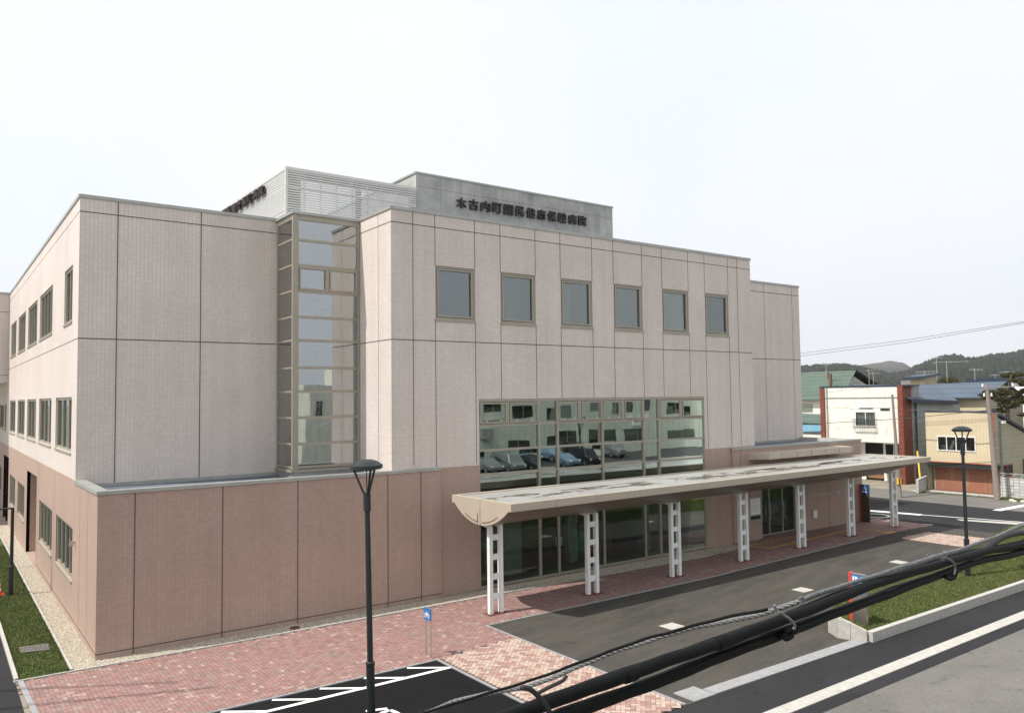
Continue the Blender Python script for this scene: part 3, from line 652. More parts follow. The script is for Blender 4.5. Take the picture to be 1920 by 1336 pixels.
# rooms behind the windows
mb = MB('inner', 'inner_floor', 'inner_dark')
def room(x0, x1, y0, y1, z0, z1, walls='wens'):
    mb.quad((x0,y0,z0), (x1,y0,z0), (x1,y1,z0), (x0,y1,z0), 1); mb.quad((x0,y0,z1), (x0,y1,z1), (x1,y1,z1), (x1,y0,z1), 0)
    if 'n' in walls: mb.quad((x0,y1,z0), (x1,y1,z0), (x1,y1,z1), (x0,y1,z1), 0)
    if 's' in walls: mb.quad((x0,y0,z0), (x1,y0,z0), (x1,y0,z1), (x0,y0,z1), 0)
    if 'w' in walls: mb.quad((x0,y0,z0), (x0,y1,z0), (x0,y1,z1), (x0,y0,z1), 0)
    if 'e' in walls: mb.quad((x1,y0,z0), (x1,y1,z0), (x1,y1,z1), (x1,y0,z1), 0)
for x0, x1 in ((9.1, 12.9), (12.95, 15.7), (15.75, 18.6), (18.65, 21.5), (21.55, 24.3), (24.35, 28.1)): room(x0, x1, .30, 4.0, 9.0, 12.4, 'wen')
for (z0, z1) in ((9.0, 12.6), (4.7, 8.2), (0.3, 3.9)):
    for y0, y1 in ((4.4, 9.5), (9.55, 15.0), (15.05, 20.4), (20.45, 25.3), (25.35, 31.4)):
        if z0 < 1 and y0 > 15 and y0 < 20: continue
        room(.20, 4.5, y0, y1, z0, z1, 'ens')
room(.2, 4.5, 31.9, 50, 4.7, 8.0, 'ens')
room(12.0, 26.3, .45, 9.0, 0.01, 7.0, 'wen'); room(28.3, 32.4, .5, 6, 0.01, 3.2, 'wen')
for x0, x1 in ((14.2, 15.6), (20.1, 21.4), (25.9, 28.0)): mb.box(x0, x1, 1.1, 1.2, 9.0, 12.4)
for x0, x1 in ((9.3, 10.9), (16.6, 17.2), (22.3, 22.6)): mb.box(x0, x1, .5, .55, 9.0, 12.3)
mb.build('interior', H)
for q in ((14.30, 15.15, 1.25, 2.1, .02, 6.95), (17.9, 18.3, 1.6, 2.0, .02, 6.95), (21.9, 22.35, 1.3, 1.75, .02, 6.95)): MB('inner').box(*q).build('interior_pillar', H)
# entrance hall curtain wall
cw = MB('frame', 'gasket'); g0 = P2+.13
UP_ = [12.40, 15.19, 16.11, 18.48, 20.83, 21.76, 24.69]; HALF = [13.73, 17.28, 19.66, 23.18]; TZ = [3.05, 4.07, 4.96, 5.87]
def fr(a0, a1, z0, z1, d0=0.02, d1=.12, mi=0): bx(cw, 'y', P2, a0, a1, d0, d1, z0, z1, mi)
for a in UP_: fr(max(12.40, a-.04), min(24.69, a+.04), 0.02, 6.83, .0, .14)
for z in TZ + [0.06]: 
    for a, b in zip(UP_, UP_[1:]): fr(max(12.44, a+.04), b-.04, z-.04, z+.04, .02, .135)
fr(12.44, 24.65, 6.72, 6.83, .01, .13)
for a in HALF: fr(a-.05, a+.05, 5.91, 6.72, .01, .13)
wins = [(12.44, 13.68), (13.78, 15.15), (16.15, 17.23), (17.33, 18.44), (18.52, 19.61), (19.71, 20.79), (21.80, 23.13), (23.23, 24.65)]
for a, b in wins:
    for (s0, s1, t0, t1) in ((a+.02, b-.02, 5.93, 5.99), (a+.02, b-.02, 6.64, 6.70), (a+.02, a+.075, 5.99, 6.64), (b-.075, b-.02, 5.99, 6.64)): fr(s0, s1, t0, t1, -.01, .05)
cwo = cw.build('curtain_wall', H)
def pane(a0, a1, z0, z1, mat='glass_hall', d=.07):
    # each pane sits a fraction of a degree off the next one, as glazing does
    t = random.uniform(-.006, .006); q = random.uniform(-.004, .004)
    g = MB(mat); w_ = (a1-a0); hh = (z1-z0)
    P = [(a0, P2+d-t*w_-q*hh, z0), (a1, P2+d+t*w_-q*hh, z0), (a1, P2+d+t*w_+q*hh, z1), (a0, P2+d-t*w_+q*hh, z1)]
    g.prism(P, (0, .01, 0)); g.build('pane', cwo)
for a, b in wins: pane(a+.06, b-.06, 5.98, 6.66, d=.02)
for a, b in zip(UP_, UP_[1:]):
    if b-a < 1.0: pane(a+.04, b-.04, 5.9, 6.73)
    for z0_, z1_ in zip(TZ, TZ[1:]): pane(a+.04, b-.04, z0_+.04, z1_-.04)
    pane(a+.04, b-.04, .10, TZ[0]-.04, mat='glass_low')
hn = MB('sign_white')
for a, b in wins:
    for t in (.25, .75): x = a+(b-a)*t; hn.box(x-.03, x+.03, P2-.03, P2-.015, 6.01, 6.03)
hn.build('latch', cwo)
# glass tower
TX0, TY, TZ0, TZ1 = 6.346, 2.511, 4.41, 13.40
tw = MB('frame', 'cap')
tz = [4.56, 5.36, 6.26, 7.16, 7.99, 8.94, 9.76, 10.66, 11.56, 12.46, 13.20]
tw.box(TX0, TX0+.10, TY, TY+.10, TZ0, TZ1-.06); tw.box(TX0+.10, TX0+.22, TY+.015, TY+.10, TZ0, TZ1-.06); tw.box(8.77, 8.87, TY, TY+.12, TZ0, TZ1-.06); tw.box(TX0, TX0+.08, 4.0, 4.1, TZ0, TZ1-.06)
for z in tz:
    h_ = .045 if z not in (11.56, 10.66) else .05
    tw.box(TX0+.22, 8.77, TY+.005, TY+.09, z-h_, z+h_); tw.box(TX0+.01, TX0+.07, TY+.10, 4.0, z-.03, z+.03)
tw.box(TX0+.02, 8.86, TY+.02, 4.1, 4.2, TZ0-.02, 1); tw.box(TX0-.04, 8.87, TY-.05, TY+.0, TZ0-.02, TZ0+.08); tw.box(TX0-.05, TX0+.0, TY+.0, 4.1, TZ0-.02, TZ0+.08); tw.box(TX0-.05, 8.87, TY-.05, 4.1, TZ1-.06, TZ1+.03, 1)
tw.box(TX0+.22, 8.77, TY+.003, TY+.092, 13.24, TZ1-.06); tw.box(TX0+.01, TX0+.07, TY+.1, 4.0, 13.22, TZ1-.06)
tw.box(7.61, 7.69, TY-.005, TY+.095, 10.71, 11.51)
for (a, b) in ((6.58, 7.60), (7.70, 8.76)):
    for (s0, s1, t0, t1) in ((a, b, 10.71, 10.77), (a, b, 11.45, 11.51), (a, a+.06, 10.77, 11.45), (b-.06, b, 10.77, 11.45)): tw.box(s0, s1, TY-.03, TY+.06, t0, t1)
two = tw.build('glass_tower', H)
zz = [TZ0+.05]+tz
for z0_, z1_ in zip(zz, zz[1:]):
    g = MB('glass_tower'); t = random.uniform(-.006, .006); g.prism([(TX0+.22, TY+.05-t, z0_+.05), (8.77, TY+.05+t, z0_+.05), (8.77, TY+.05+t, z1_-.04), (TX0+.22, TY+.05-t, z1_-.04)], (0, .01, 0)); g.build('pane', two)
    g = MB('glass_side'); g.box(TX0+.03, TX0+.04, TY+.10, 4.0, z0_+.03, z1_-.03); g.build('pane', two)
mb = MB('inner', 'inner_floor', 'steel')
mb.quad((6.45, 6.5, 4.4), (8.86, 6.5, 4.4), (8.86, 6.5, 13.3), (6.45, 6.5, 13.3)); mb.quad((8.86, 2.6, 4.4), (8.86, 2.6, 13.3), (8.86, 6.5, 13.3), (8.86, 6.5, 4.4)); mb.quad((6.44, 4.12, 4.4), (6.44, 6.5, 4.4), (6.44, 6.5, 13.3), (6.44, 4.12, 13.3)); mb.box(6.45, 8.85, 2.65, 6.5, 13.22, 13.28)
mb.box(6.45, 8.85, 2.7, 6.5, 4.4, 4.5); mb.box(6.45, 8.85, 3.6, 6.5, 8.72, 8.9, 1); mb.box(6.45, 8.85, 5.0, 6.5, 6.6, 6.75, 1); mb.box(6.45, 8.85, 5.0, 6.5, 10.9, 11.05, 1)
mb.bar((6.6, 3.2, 9.8), (8.7, 3.2, 10.6), .04, .05, 2); mb.bar((6.6, 3.2, 5.5), (8.7, 3.2, 6.4), .04, .05, 2); mb.box(8.45, 8.5, 2.8, 2.85, 4.5, 8.7, 0)
mb.build('stair_interior', H)
# small awning over the entrance
mb = MB('beige_panel', 'joint')
mb.hexa([(27.66, -.0, 3.80), (27.95, -.95, 3.86), (34.9, -.95, 3.86), (35.1, 0, 3.80), (27.66, 0, 4.12), (27.95, -.95, 4.14), (34.9, -.95, 4.14), (35.1, 0, 4.16)])
for x in (28.9, 30.1, 31.3, 32.5, 33.7): mb.box(x-.01, x+.01, -.955, -.93, 3.87, 4.13, 1)
mb.build('awning', H)
# entrance doors
mb = MB('frame', 'steel')
mb.box(28.56, 31.74, .38, .46, 2.40, 2.60); mb.box(28.56, 31.74, .38, .46, .02, .10)
for x in (28.56, 29.6, 30.66, 31.66): mb.box(x, x+.07, .37, .47, .10, 2.40)
mb.box(29.62, 29.65, .30, .34, .8, 1.6, 1); mb.box(30.68, 30.71, .30, .34, .8, 1.6, 1)
do = mb.build('entrance_door', H)
for a, b in ((28.63, 29.6), (29.67, 30.66), (30.73, 31.66)): MB('glass_low').box(a, b, .41, .42, .10, 2.40).build('pane', do)
mb = MB('frame', 'sign_white', 'dark', 'cap'); mb.box(27.30, 28.42, -.06, -.0, .93, 2.02); mb.box(27.62, 28.34, -.07, -.058, 1.22, 1.98, 1); mb.box(27.62, 28.34, -.068, -.058, 1.0, 1.16, 2); mb.box(27.34, 27.56, -.066, -.058, 1.0, 1.9, 3)
for k in range(8): mb.box(27.68, 28.28-.08*(k % 3), -.074, -.068, 1.90-k*.08, 1.912-k*.08, 3)
mb.build('notice_board', H)
mb = MB('steel', 'sign_white'); mb.box(32.56, 33.14, -.05, 0, .53, 1.02); mb.box(32.68, 32.96, -.056, -.048, .60, .95, 1); mb.build('intercom_panel', H)
MB('joint').box(28.3, 29.0, -.01, 0, 0, .03).build('threshold', H)
# side wall fittings: little camera and down-light
MB('steel').box(-.12, -.0, 3.9, 3.98, 2.55, 2.62).box(-.18, -.05, 3.86, 3.92, 2.48, 2.60).build('wall_camera', H)

# ------------------------------------------------------------------ things inside the hall
rc = thing('reception_counter', 'brown wooden counter seen inside the hall behind the lower glass', 'counter', (17.2, 5.0, 0))
MB('wood').box(16.2, 21.5, 4.6, 5.2, .02, 1.05).build('cabinet', rc); MB('inner').box(16.1, 21.6, 4.5, 5.3, 1.05, 1.10).build('worktop', rc)
rc = thing('wood_shelf', 'low brown shelf unit with bright green top behind the glass near the first canopy column', 'shelf', (13.9, 1.5, 0))
MB('wood').box(13.3, 14.2, 1.2, 1.9, .02, 1.15).build('cabinet', rc); MB('green').box(13.25, 14.25, 1.15, 1.95, 1.15, 1.27).build('top', rc)
rc = thing('wood_shelf', 'wide dark brown shelf with green front behind the glass right of the second canopy column', 'shelf', (20, 3, 0))
MB('wood').box(19.6, 21.2, 2.6, 3.2, .02, 1.2).build('cabinet', rc); MB('green').box(18.8, 19.59, 2.65, 3.1, .02, 1.0).build('panel', rc)
wb = thing('wall_bench', 'long yellow brown bench along the back of the hall behind the lower glass', 'bench', (14, 7, 0))
MB('wood').box(12.3, 16.0, 6.6, 7.2, .3, .5).box(12.3, 16.0, 7.2, 7.3, .5, 1.0).build('seat', wb); MB('steel').box(12.4, 12.5, 6.7, 7.2, .02, .3).box(15.8, 15.9, 6.7, 7.2, .02, .3).build('leg', wb)
st = thing('sign_stand', 'small white notice on a slim stand just behind the hall glass', 'sign', (16.55, .7, 0))
MB('steel').box(16.53, 16.57, .69, .73, .03, 1.0).box(16.4, 16.7, .6, .82, .02, .04).build('post', st); MB('sign_white').box(16.38, 16.72, .66, .685, 1.0, 1.35).build('panel', st)

# ------------------------------------------------------------------ entrance canopy
CA, CB = Vector((10.54, -4.41, 0)), Vector((37.10, -3.84, 0)); CU = (CB-CA).normalized(); CV = Vector((-CU.y, CU.x, 0)); CL = (CB-CA).length; CW = 3.26
def cp(u, v, z): q = CA+CU*u+CV*v; return Vector((q.x, q.y, z))
can = thing('entrance_canopy', 'long flat canopy with beige edge and curved underside on seven white twin columns', 'canopy', (24, -2.8, 0))
Zc = 3.65
mb = MB('canopy_top')
for i in range(14):
    u0, u1 = .18+(CL-.36)*i/14, .18+(CL-.36)*(i+1)/14; mb.quad(cp(u0, .18, Zc-.03), cp(u1-.008, .18, Zc-.03), cp(u1-.008, CW-.18, Zc-.03), cp(u0, CW-.18, Zc-.03))
mb.build('roof_deck', can)
mb = MB('beige_panel', 'joint')
def cbox(u0, u1, v0, v1, z0, z1, mi=0, m_=None):
    (m_ or mb).hexa([cp(u0,v0,z0), cp(u1,v0,z0), cp(u1,v1,z0), cp(u0,v1,z0), cp(u0,v0,z1), cp(u1,v0,z1), cp(u1,v1,z1), cp(u0,v1,z1)], mi)
nseg = 15
for i in range(nseg):
    u0, u1 = CL*i/nseg, CL*(i+1)/nseg; g_ = .006 if i < nseg-1 else 0
    cbox(u0, u1-g_*2, 0, .18, Zc-.24, Zc); cbox(u0, u1-g_*2, CW-.18, CW, Zc-.24, Zc)
cbox(0, .18, .181, CW/2-.006, Zc-.24, Zc-.001); cbox(0, .18, CW/2+.006, CW-.181, Zc-.24, Zc-.001); cbox(CL-.18, CL, .181, CW-.181, Zc-.24, Zc-.001)
mb.build('fascia', can)
def arc(n=20, ins=.14, dep=.57):
    r = []
    for k in range(n+1): t = -1+2*k/n; r.append((CW/2+(CW/2-ins)*t, Zc-.24-dep*(1-abs(t)**2.2)))
    return r
A_ = arc()
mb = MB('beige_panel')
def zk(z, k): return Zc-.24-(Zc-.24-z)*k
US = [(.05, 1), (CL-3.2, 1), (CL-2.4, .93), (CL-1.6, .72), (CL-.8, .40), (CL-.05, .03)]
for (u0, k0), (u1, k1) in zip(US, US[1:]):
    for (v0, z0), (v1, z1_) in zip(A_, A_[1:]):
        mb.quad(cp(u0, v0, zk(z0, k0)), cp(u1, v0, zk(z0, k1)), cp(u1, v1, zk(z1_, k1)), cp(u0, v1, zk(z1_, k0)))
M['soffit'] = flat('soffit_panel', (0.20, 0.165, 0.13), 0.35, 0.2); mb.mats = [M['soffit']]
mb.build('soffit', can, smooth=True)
for u0, nm in ((.0, 'end_panel'),):
    mb = MB('beige_panel', 'joint'); mb.prism([cp(u0, v, z) for v, z in A_], CU*.05)
    if u0 == 0:
        mb.prism([cp(-.004, CW/2-.012, Zc-.25), cp(-.004, CW/2+.012, Zc-.25), cp(-.004, CW/2+.012, Zc-.85), cp(-.004, CW/2-.012, Zc-.85)], CU*.003, 1)
        mb.prism([cp(-.006, CW/2+.12, Zc-.45), cp(-.006, CW/2+.16, Zc-.45), cp(-.006, CW/2+.16, Zc-.78), cp(-.006, CW/2+.12, Zc-.78)], CU*.003, 1)
        B2 = arc(24, .36, .50)
        for k in list(range(3, 11)) + list(range(13, 20)):
            (v0, z0), (v1, z1_) = B2[k], B2[k+1]; mb.prism([cp(-.006, v0, z0), cp(-.006, v1, z1_), cp(-.006, v1, z1_+.03), cp(-.006, v0, z0+.03)], CU*.003, 1)
    mb.build(nm, can)
cols = [(11.04, -2.83), (15.13, -2.87), (19.40, -2.83), (23.72, -2.65), (28.07, -2.43), (32.50, -2.17), (36.70, -2.05)]
M['column_white'] = flat('column_white', (0.74, 0.76, 0.74), 0.45, var=0.06, scale=2)
for i, (x, y) in enumerate(cols):
    mb = MB('column_white', 'rust_plate'); zt_ = 2.76
    for s in (-1, 1):
        mb.box(x+s*.20-.065, x+s*.20+.065, y-.07, y+.07, .02, zt_)
    for k in range(4): zz_ = .55+k*.62; mb.box(x-.135, x+.135, y-.035, y+.035, zz_-.09, zz_+.09)
    mb.box(x-.36, x+.36, y-.2, y+.2, .0, .022, 1)
    co = mb.build('column', can)
    rb = MB('column_white')   # curved arm following the belly towards the building
    for s in (-1, 1):
        P = []
        for k in range(7):
            t = k/6; v = 1.45*t; P.append((x+s*.20, y-.08+v, zt_+.0+.36*t**1.9))
        for a, b in zip(P, P[1:]): rb.bar(a, b, .10, .10)
    rb.build('arm', co)

# ------------------------------------------------------------------ lamps, signs, cone
def lamp_post(label, x, y, lean=(0, 0), zb=0.0):
    t = thing('street_lamp', label, 'street lamp', (x, y, 0), 'mushroom headed street lamps')
    s = MB('black_metal'); s.lathe((x, y, 0), [(.17, 0), (.17, .03), (.085, .04), (.085, 1.60), (.092, 1.61), (.092, 1.66), (.060, 1.68), (.056, 3.55), (.052, 4.62), (.075, 4.64), (.075, 5.0), (.0, 5.02)], 20); s.build('pole', t, smooth=False)
    s = MB('black_metal')
    for k in range(3): a = k*2.094+.4; s.tube([(x+.05*math.cos(a), y+.05*math.sin(a), 4.95), (x+.27*math.cos(a), y+.27*math.sin(a), 5.50)], .024, 8)
    s.tube([(x, y, 5.0), (x, y, 5.5)], .010, 6); s.build('bracket', t)
    s = MB('black_metal'); s.lathe((x, y, 0), [(0, 5.47), (.30, 5.47), (.325, 5.49), (.325, 5.55), (.29, 5.57), (.22, 5.62), (.12, 5.655), (0, 5.665)], 28); s.build('lamp_head', t, smooth=False)
    s = MB('sign_white'); s.lathe((x, y, 0), [(0, 5.465), (.24, 5.462), (.24, 5.469)], 20); s.build('diffuser', t)
    t.rotation_euler = (lean[0], lean[1], 0); t.location.z = zb-.12*(zb > 0); return t
lamp_post('tall black street lamp with domed head in the foreground, in front of the brown wall', 3.50, -9.36, (0, R(-1.1)))
lamp_post('black street lamp with domed head on the grass island before the cream house', 26.2, -10.4, (0, R(-0.3)), .12)
t = thing('garden_lamp', 'slim black lamp post with short flat arm on the grass strip at far left', 'lamp', (-1.22, 9.99, 0))
s = MB('black_metal'); s.lathe((-1.22, 9.99, 0), [(.085, 0), (.085, 1.05), (.06, 1.07), (.052, 3.1), (0, 3.12)], 16); s.build('pole', t)
s = MB('black_metal'); s.box(-1.9, -1.18, 9.93, 10.05, 3.08, 3.13).box(-1.98, -1.6, 9.9, 10.08, 3.03, 3.09); s.build('arm', t)
t = thing('traffic_cone', 'red and white striped traffic cone cut by the left edge of the photo', 'traffic cone', (-1.60, 10.28, 0))
s = MB('cone_red', 'sign_white'); c_ = (-1.60, 10.28, 0)
pr_ = [(.14, .05), (.118, .17), (.100, .27), (.082, .36), (.066, .45), (.048, .55), (.034, .64), (.028, .70)]
for k in range(len(pr_)-1): s.lathe(c_, [pr_[k], pr_[k+1]], 18, 1 if k in (1, 3, 5) else 0)
s.lathe(c_, [(.028, .70), (0, .705)], 18); s.build('cone_body', t, smooth=True); MB('cone_red').box(-1.80, -1.40, 10.08, 10.48, .02, .05).build('base', t)

def sign_face(ax, x, y0, y1, z0, z1, name, parent, mat):   # a face looking towards -x
    return MB(mat).box(x, x+.02, y0, y1, z0, z1).build(name, parent)
t = thing('entry_sign', 'slim steel IN sign with blue head and red edge standing on the grass corner', 'sign', (18.05, -11.1, 0.2))
M['brushed'] = flat('brushed_steel', (0.42, 0.39, 0.35), 0.28, 0.85, var=0.15, scale=1.5)
MB('brushed').box(18.0, 18.10, -11.32, -10.90, .2, 1.68).build('panel', t); MB('red').box(17.99, 18.105, -10.90, -10.82, .2, 1.69).build('edge_strip', t)
MB('blue_light').box(17.988, 18.0, -11.30, -10.91, 1.12, 1.64).build('sign_head', t)
def mpx(x, y0, y1, z0, z1): return lambda p: Vector((x-p[2]-.004, y0+(y1-y0)*p[0], z0+(z1-z0)*p[1]))
text_mesh('IN', 1, .001, .03, 'sign_white', 'lettering', t, mpx(17.986, -10.95, -11.24, 1.42, 1.60))
s = MB('sign_white'); s.prism([(17.982, -11.10, 1.36), (17.982, -11.02, 1.28), (17.982, -11.18, 1.28)], (.004, 0, 0)); s.box(17.982, 17.986, -11.12, -11.08, 1.20, 1.28); s.build('arrow', t)
t = thing('parking_sign', 'dark totem sign with blue wheelchair symbol at the corner of the entrance wing', 'sign', (36.95, -.3, 0))
M['totem_dark'] = flat('totem_brown', (0.055, 0.045, 0.032), 0.4)
MB('totem_dark').box(36.95, 37.05, -.56, -.10, 0, 1.50).build('panel', t); MB('red').box(36.94, 37.055, -.10, -.03, 0, 2.0).build('edge_strip', t)
MB('blue').box(36.94, 37.05, -.56, -.101, 1.50, 2.0).build('sign_head', t)
s = MB('sign_white'); xx = 36.936
def dq(a, b, w_): s.bar((xx, a[0], a[1]), (xx, b[0], b[1]), .004, w_)
cy, cz = -.32, 1.80
dq((cy-.02, cz+.03), (cy-.02, cz+.10), .035); dq((cy-.02, cz+.03), (cy-.08, cz+.02), .025); dq((cy-.08, cz+.02), (cy-.11, cz-.06), .025); dq((cy-.02, cz+.15), (cy-.02, cz+.12), .04)
for k in range(9): a0_, a1_ = R(100+k*28), R(128+k*28); dq((cy-.07*math.cos(a0_), cz-.03+.07*math.sin(a0_)), (cy-.07*math.cos(a1_), cz-.03+.07*math.sin(a1_)), .018)
s.build('wheelchair_symbol', t)
s = MB('sign_white')
for k, (a, b) in enumerate([(-.20, -.26), (-.28, -.35), (-.37, -.45)]): s.box(36.934, 36.94, b, a, 1.58, 1.64)
s.build('lettering', t)
t = thing('bicycle_sign', 'small blue bicycle sign on two thin steel legs standing on the brick paving', 'sign', (7.16, -5.23, 0))
MB('blue_light').box(7.14, 7.17, -5.39, -5.07, .97, 1.28).build('sign_panel', t)
for y in (-5.09, -5.37): MB('steel').box(7.17, 7.20, y-.017, y+.017, 0, 1.27).build('leg', t)
s = MB('sign_white'); xx = 7.135
for yc in (-5.15, -5.31):
    for k in range(12): a0_, a1_ = R(k*30), R(k*30+30); s.bar((xx, yc+.048*math.cos(a0_), 1.085+.048*math.sin(a0_)), (xx, yc+.048*math.cos(a1_), 1.085+.048*math.sin(a1_)), .004, .012)
for a, b in (((-5.15, 1.085), (-5.20, 1.16)), ((-5.20, 1.16), (-5.27, 1.15)), ((-5.27, 1.15), (-5.31, 1.085)), ((-5.23, 1.085), (-5.27, 1.15)), ((-5.20, 1.16), (-5.23, 1.085)), ((-5.15, 1.085), (-5.23, 1.085)), ((-5.185, 1.18), (-5.215, 1.18)), ((-5.27, 1.17), (-5.30, 1.165))): s.bar((xx, a[0], a[1]), (xx, b[0], b[1]), .004, .013)
s.build('bicycle_symbol', t)

# ------------------------------------------------------------------ cables close to the camera
def depth(px): return 1/(0.476-.27*(px-980)/940)
def along(pts, r, dd=0.0, dm=None):
    """a cable strung close to the window: points on sight lines at the true few metres of distance"""
    out = []
    P = [Vector((a, b)) for a, b in pts]; dense = []
    for i in range(len(P)-1):
        p0, p1, p2, p3 = P[max(i-1, 0)], P[i], P[i+1], P[min(i+2, len(P)-1)]
        for k in range(8):
            t = k/8; dense.append(.5*((2*p1)+(-p0+p2)*t+(2*p0-5*p1+4*p2-p3)*t*t+(-p0+3*p1-3*p2+p3)*t**3))
    dense.append(P[-1]); ph = random.random()*9
    for q in dense:
        q = Vector((q.x, q.y+.9*math.sin(q.x*.031+ph)+.5*math.sin(q.x*.083+ph*2)))
        v = RT*((q.x-960)/FPX)+UP*(-(q.y-668)/FPX)+FWD; out.append(CAM+v*((dm or depth)(q.x)+dd))
    return out
cab = MB('cable'); cab.tube(along([(640, 1460), (860, 1380), (980, 1334), (1100, 1290), (1250, 1238), (1400, 1186), (1500, 1149), (1600, 1109), (1700, 1075), (1800, 1046), (1920, 1017), (2050, 985), (2250, 938)], .025), .0205, 14)
tag(cab.build('power_cable', smooth=True), 'thickest black cable of the bundle crossing the lower right foreground', 'cable')
cab = MB('cable'); cab.tube(along([(640, 1500), (900, 1400), (1100, 1326), (1250, 1270), (1400, 1212), (1500, 1175), (1600, 1137), (1700, 1100), (1770, 1075), (1830, 1052), (1920, 1034), (2250, 960)], .02, .03), .019, 14)
tag(cab.build('power_cable', smooth=True), 'lower black cable of the foreground bundle with a gap to the grass above it', 'cable')
cab = MB('cable'); cab.tube(along([(640, 1456), (900, 1360), (1100, 1286), (1400, 1182), (1600, 1105), (1700, 1071), (1770, 1047), (1830, 1032), (1920, 1022), (2250, 945)], .02, .06), .016, 12)
tag(cab.build('power_cable', smooth=True), 'thin black cable tucked behind the thickest cable of the foreground bundle', 'cable')
cab = MB('cable_grey'); cab.tube(along([(640, 1490), (900, 1392), (1100, 1322), (1250, 1267), (1400, 1208), (1500, 1172), (1600, 1134), (1700, 1097), (1790, 1068), (1830, 1044), (1865, 1015), (1900, 1001), (1960, 992), (2250, 950)], .02, .05), .018, 14)
tag(cab.build('power_cable', smooth=True), 'smooth dark grey cable rising over the bundle at the right edge', 'cable')
for lb, px_, py_ in (('frayed tape turns on the thickest cable at the bottom of the photo', 1180, 1262), ('frayed tape turns on the thickest cable left of the grass island', 1352, 1203)):
    s_ = MB('cable'); P = along([(px_-9, py_+3.2), (px_, py_), (px_+9, py_-3.2)], 0); s_.tube(P, .0236, 14); tag(s_.build('cable_tape', smooth=True), lb, 'tape')
# twisted steel messenger wire
mdep = lambda px: 3.15+.0026*max(0, px-1500)+.0006*max(0, 1500-px)
core = along([(700, 1366), (800, 1334), (860, 1312), (950, 1293), (1000, 1282), (1090, 1247), (1150, 1222), (1200, 1205), (1280, 1181), (1380, 1161), (1450, 1143), (1500, 1126), (1600, 1091), (1750, 1045), (1850, 1012), (1920, 985), (2050, 940), (2250, 880)], .01, 0, mdep)
L_ = 0; st_ = [MB('wire_zinc') for _ in range(1)][0]
fine = []
for a, b in zip(core, core[1:]):
    n = max(2, int((b-a).length/.012))
    for k in range(n): fine.append(a.lerp(b, k/n))
for q in range(4):
    P = []; Ls = 0; prev = fine[0]
    for p in fine:
        Ls += (p-prev).length; prev = p; an = Ls*62+q*math.pi/2
        P.append(p+UP*(.0058*math.sin(an))+FWD*(.0058*math.cos(an)))
    st_.tube(P, .0054, 5)
tag(st_.build('messenger_wire', smooth=True), 'twisted grey steel wire carrying the foreground cable bundle', 'wire')
cab = MB('cable'); cab.tube(along([(780, 1338), (900, 1304), (1000, 1272), (1100, 1237), (1200, 1199), (1250, 1186), (1300, 1173), (1380, 1152), (1440, 1141)], .01, -.03, mdep), .0065, 8)
tag(cab.build('service_wire', smooth=True), 'thin black wire wound loosely along the twisted steel wire', 'wire')
def hook(label, pts, r=.0055, mat='wire_zinc'):
    s = MB(mat); s.tube(along(pts, r, -.08), r, 7); return tag(s.build('cable_hook', smooth=True), label, 'cable hook', 'wire hooks holding the cables')
hook('bent wire hook over the cables near the IN sign', [(1452, 1134), (1455, 1145), (1456, 1152), (1462, 1148), (1480, 1160), (1490, 1172), (1488, 1180)])
hook('short wire clip over the twisted wire left of the IN sign', [(1498, 1122), (1504, 1120), (1506, 1130), (1501, 1132)])
hook('looped wire hook around the cables above the grass island', [(1738, 1041), (1746, 1047), (1752, 1045), (1774, 1046), (1788, 1056), (1791, 1068), (1788, 1078)])
hook('small curled wire loop just left of the hook above the grass island', [(1770, 1031), (1776, 1034), (1774, 1041), (1766, 1048)])
hook('dark wire hook over the cables at bottom centre above the pale bricks', [(978, 1288), (994, 1291), (1010, 1304), (1024, 1320), (1030, 1332)], .007, 'cable_grey')
hook('thin stay wire slanting between the wires at bottom centre', [(1004, 1300), (1030, 1288), (1055, 1276), (1062, 1266)], .005, 'cable_grey')
s = MB('cable'); p_ = along([(1470, 1184), (1480, 1180), (1490, 1184), (1494, 1178)], 0, -.03); s.tube(p_, .011, 8); s.tube(along([(1466, 1188), (1474, 1196), (1484, 1190)], 0, -.03), .012, 8); tag(s.build('cable_tape', smooth=True), 'ragged black tape knot on the lower cable left of the IN sign', 'tape')
s = MB('cable'); s.tube(along([(1772, 1080), (1780, 1084), (1788, 1082), (1792, 1072)], 0, -.03), .012, 8); tag(s.build('cable_tape', smooth=True), 'black tape knot on the lower cable above the grass island', 'tape')

# overhead lines
def line(label, pts, ax, v, r, sag=0.0, mat='wire_dark', grp=None):
    P = [bp(a, b, ax, v) for a, b in pts]; Q = []
    for a, b in zip(P, P[1:]):
        for k in range(10): t = k/10; q = a.lerp(b, t); q.z -= sag*4*t*(1-t); Q.append(q)
    Q.append(P[-1]); s = MB(mat); s.tube(Q, r, 6); return tag(s.build('overhead_wire'), label, 'wire', grp)
line('upper of two thin wires crossing the sky from the hospital to the right edge', [(1440, 670), (1700, 637), (2000, 590)], 0, 50, .014, mat='wire_dark')
line('lower of two thin wires crossing the sky from the hospital to the right edge', [(1440, 675), (1700, 642), (2000, 592)], 0, 50, .014)
line('thin wire sagging across the white house just above its window', [(1490, 762.7), (1585, 764), (1604, 767.7), (1615, 765), (1684, 764)], 0, 52, .014)
line('black wire crossing the white house window and ending at the right edge', [(1490, 797), (1545, 793), (1686, 785), (1740, 780), (1808, 773), (1872, 775.5), (2000, 777)], 0, 51.5, .022)
line('black wire between the two utility poles above the cream house wall', [(1697, 774), (1706, 768), (1742, 769), (1805, 773), (1862, 768)], 0, 52.3, .025)
line('faint wire slanting across the green roof to the white house', [(1495, 744), (1545, 736), (1642, 724)], 0, 53, .012)
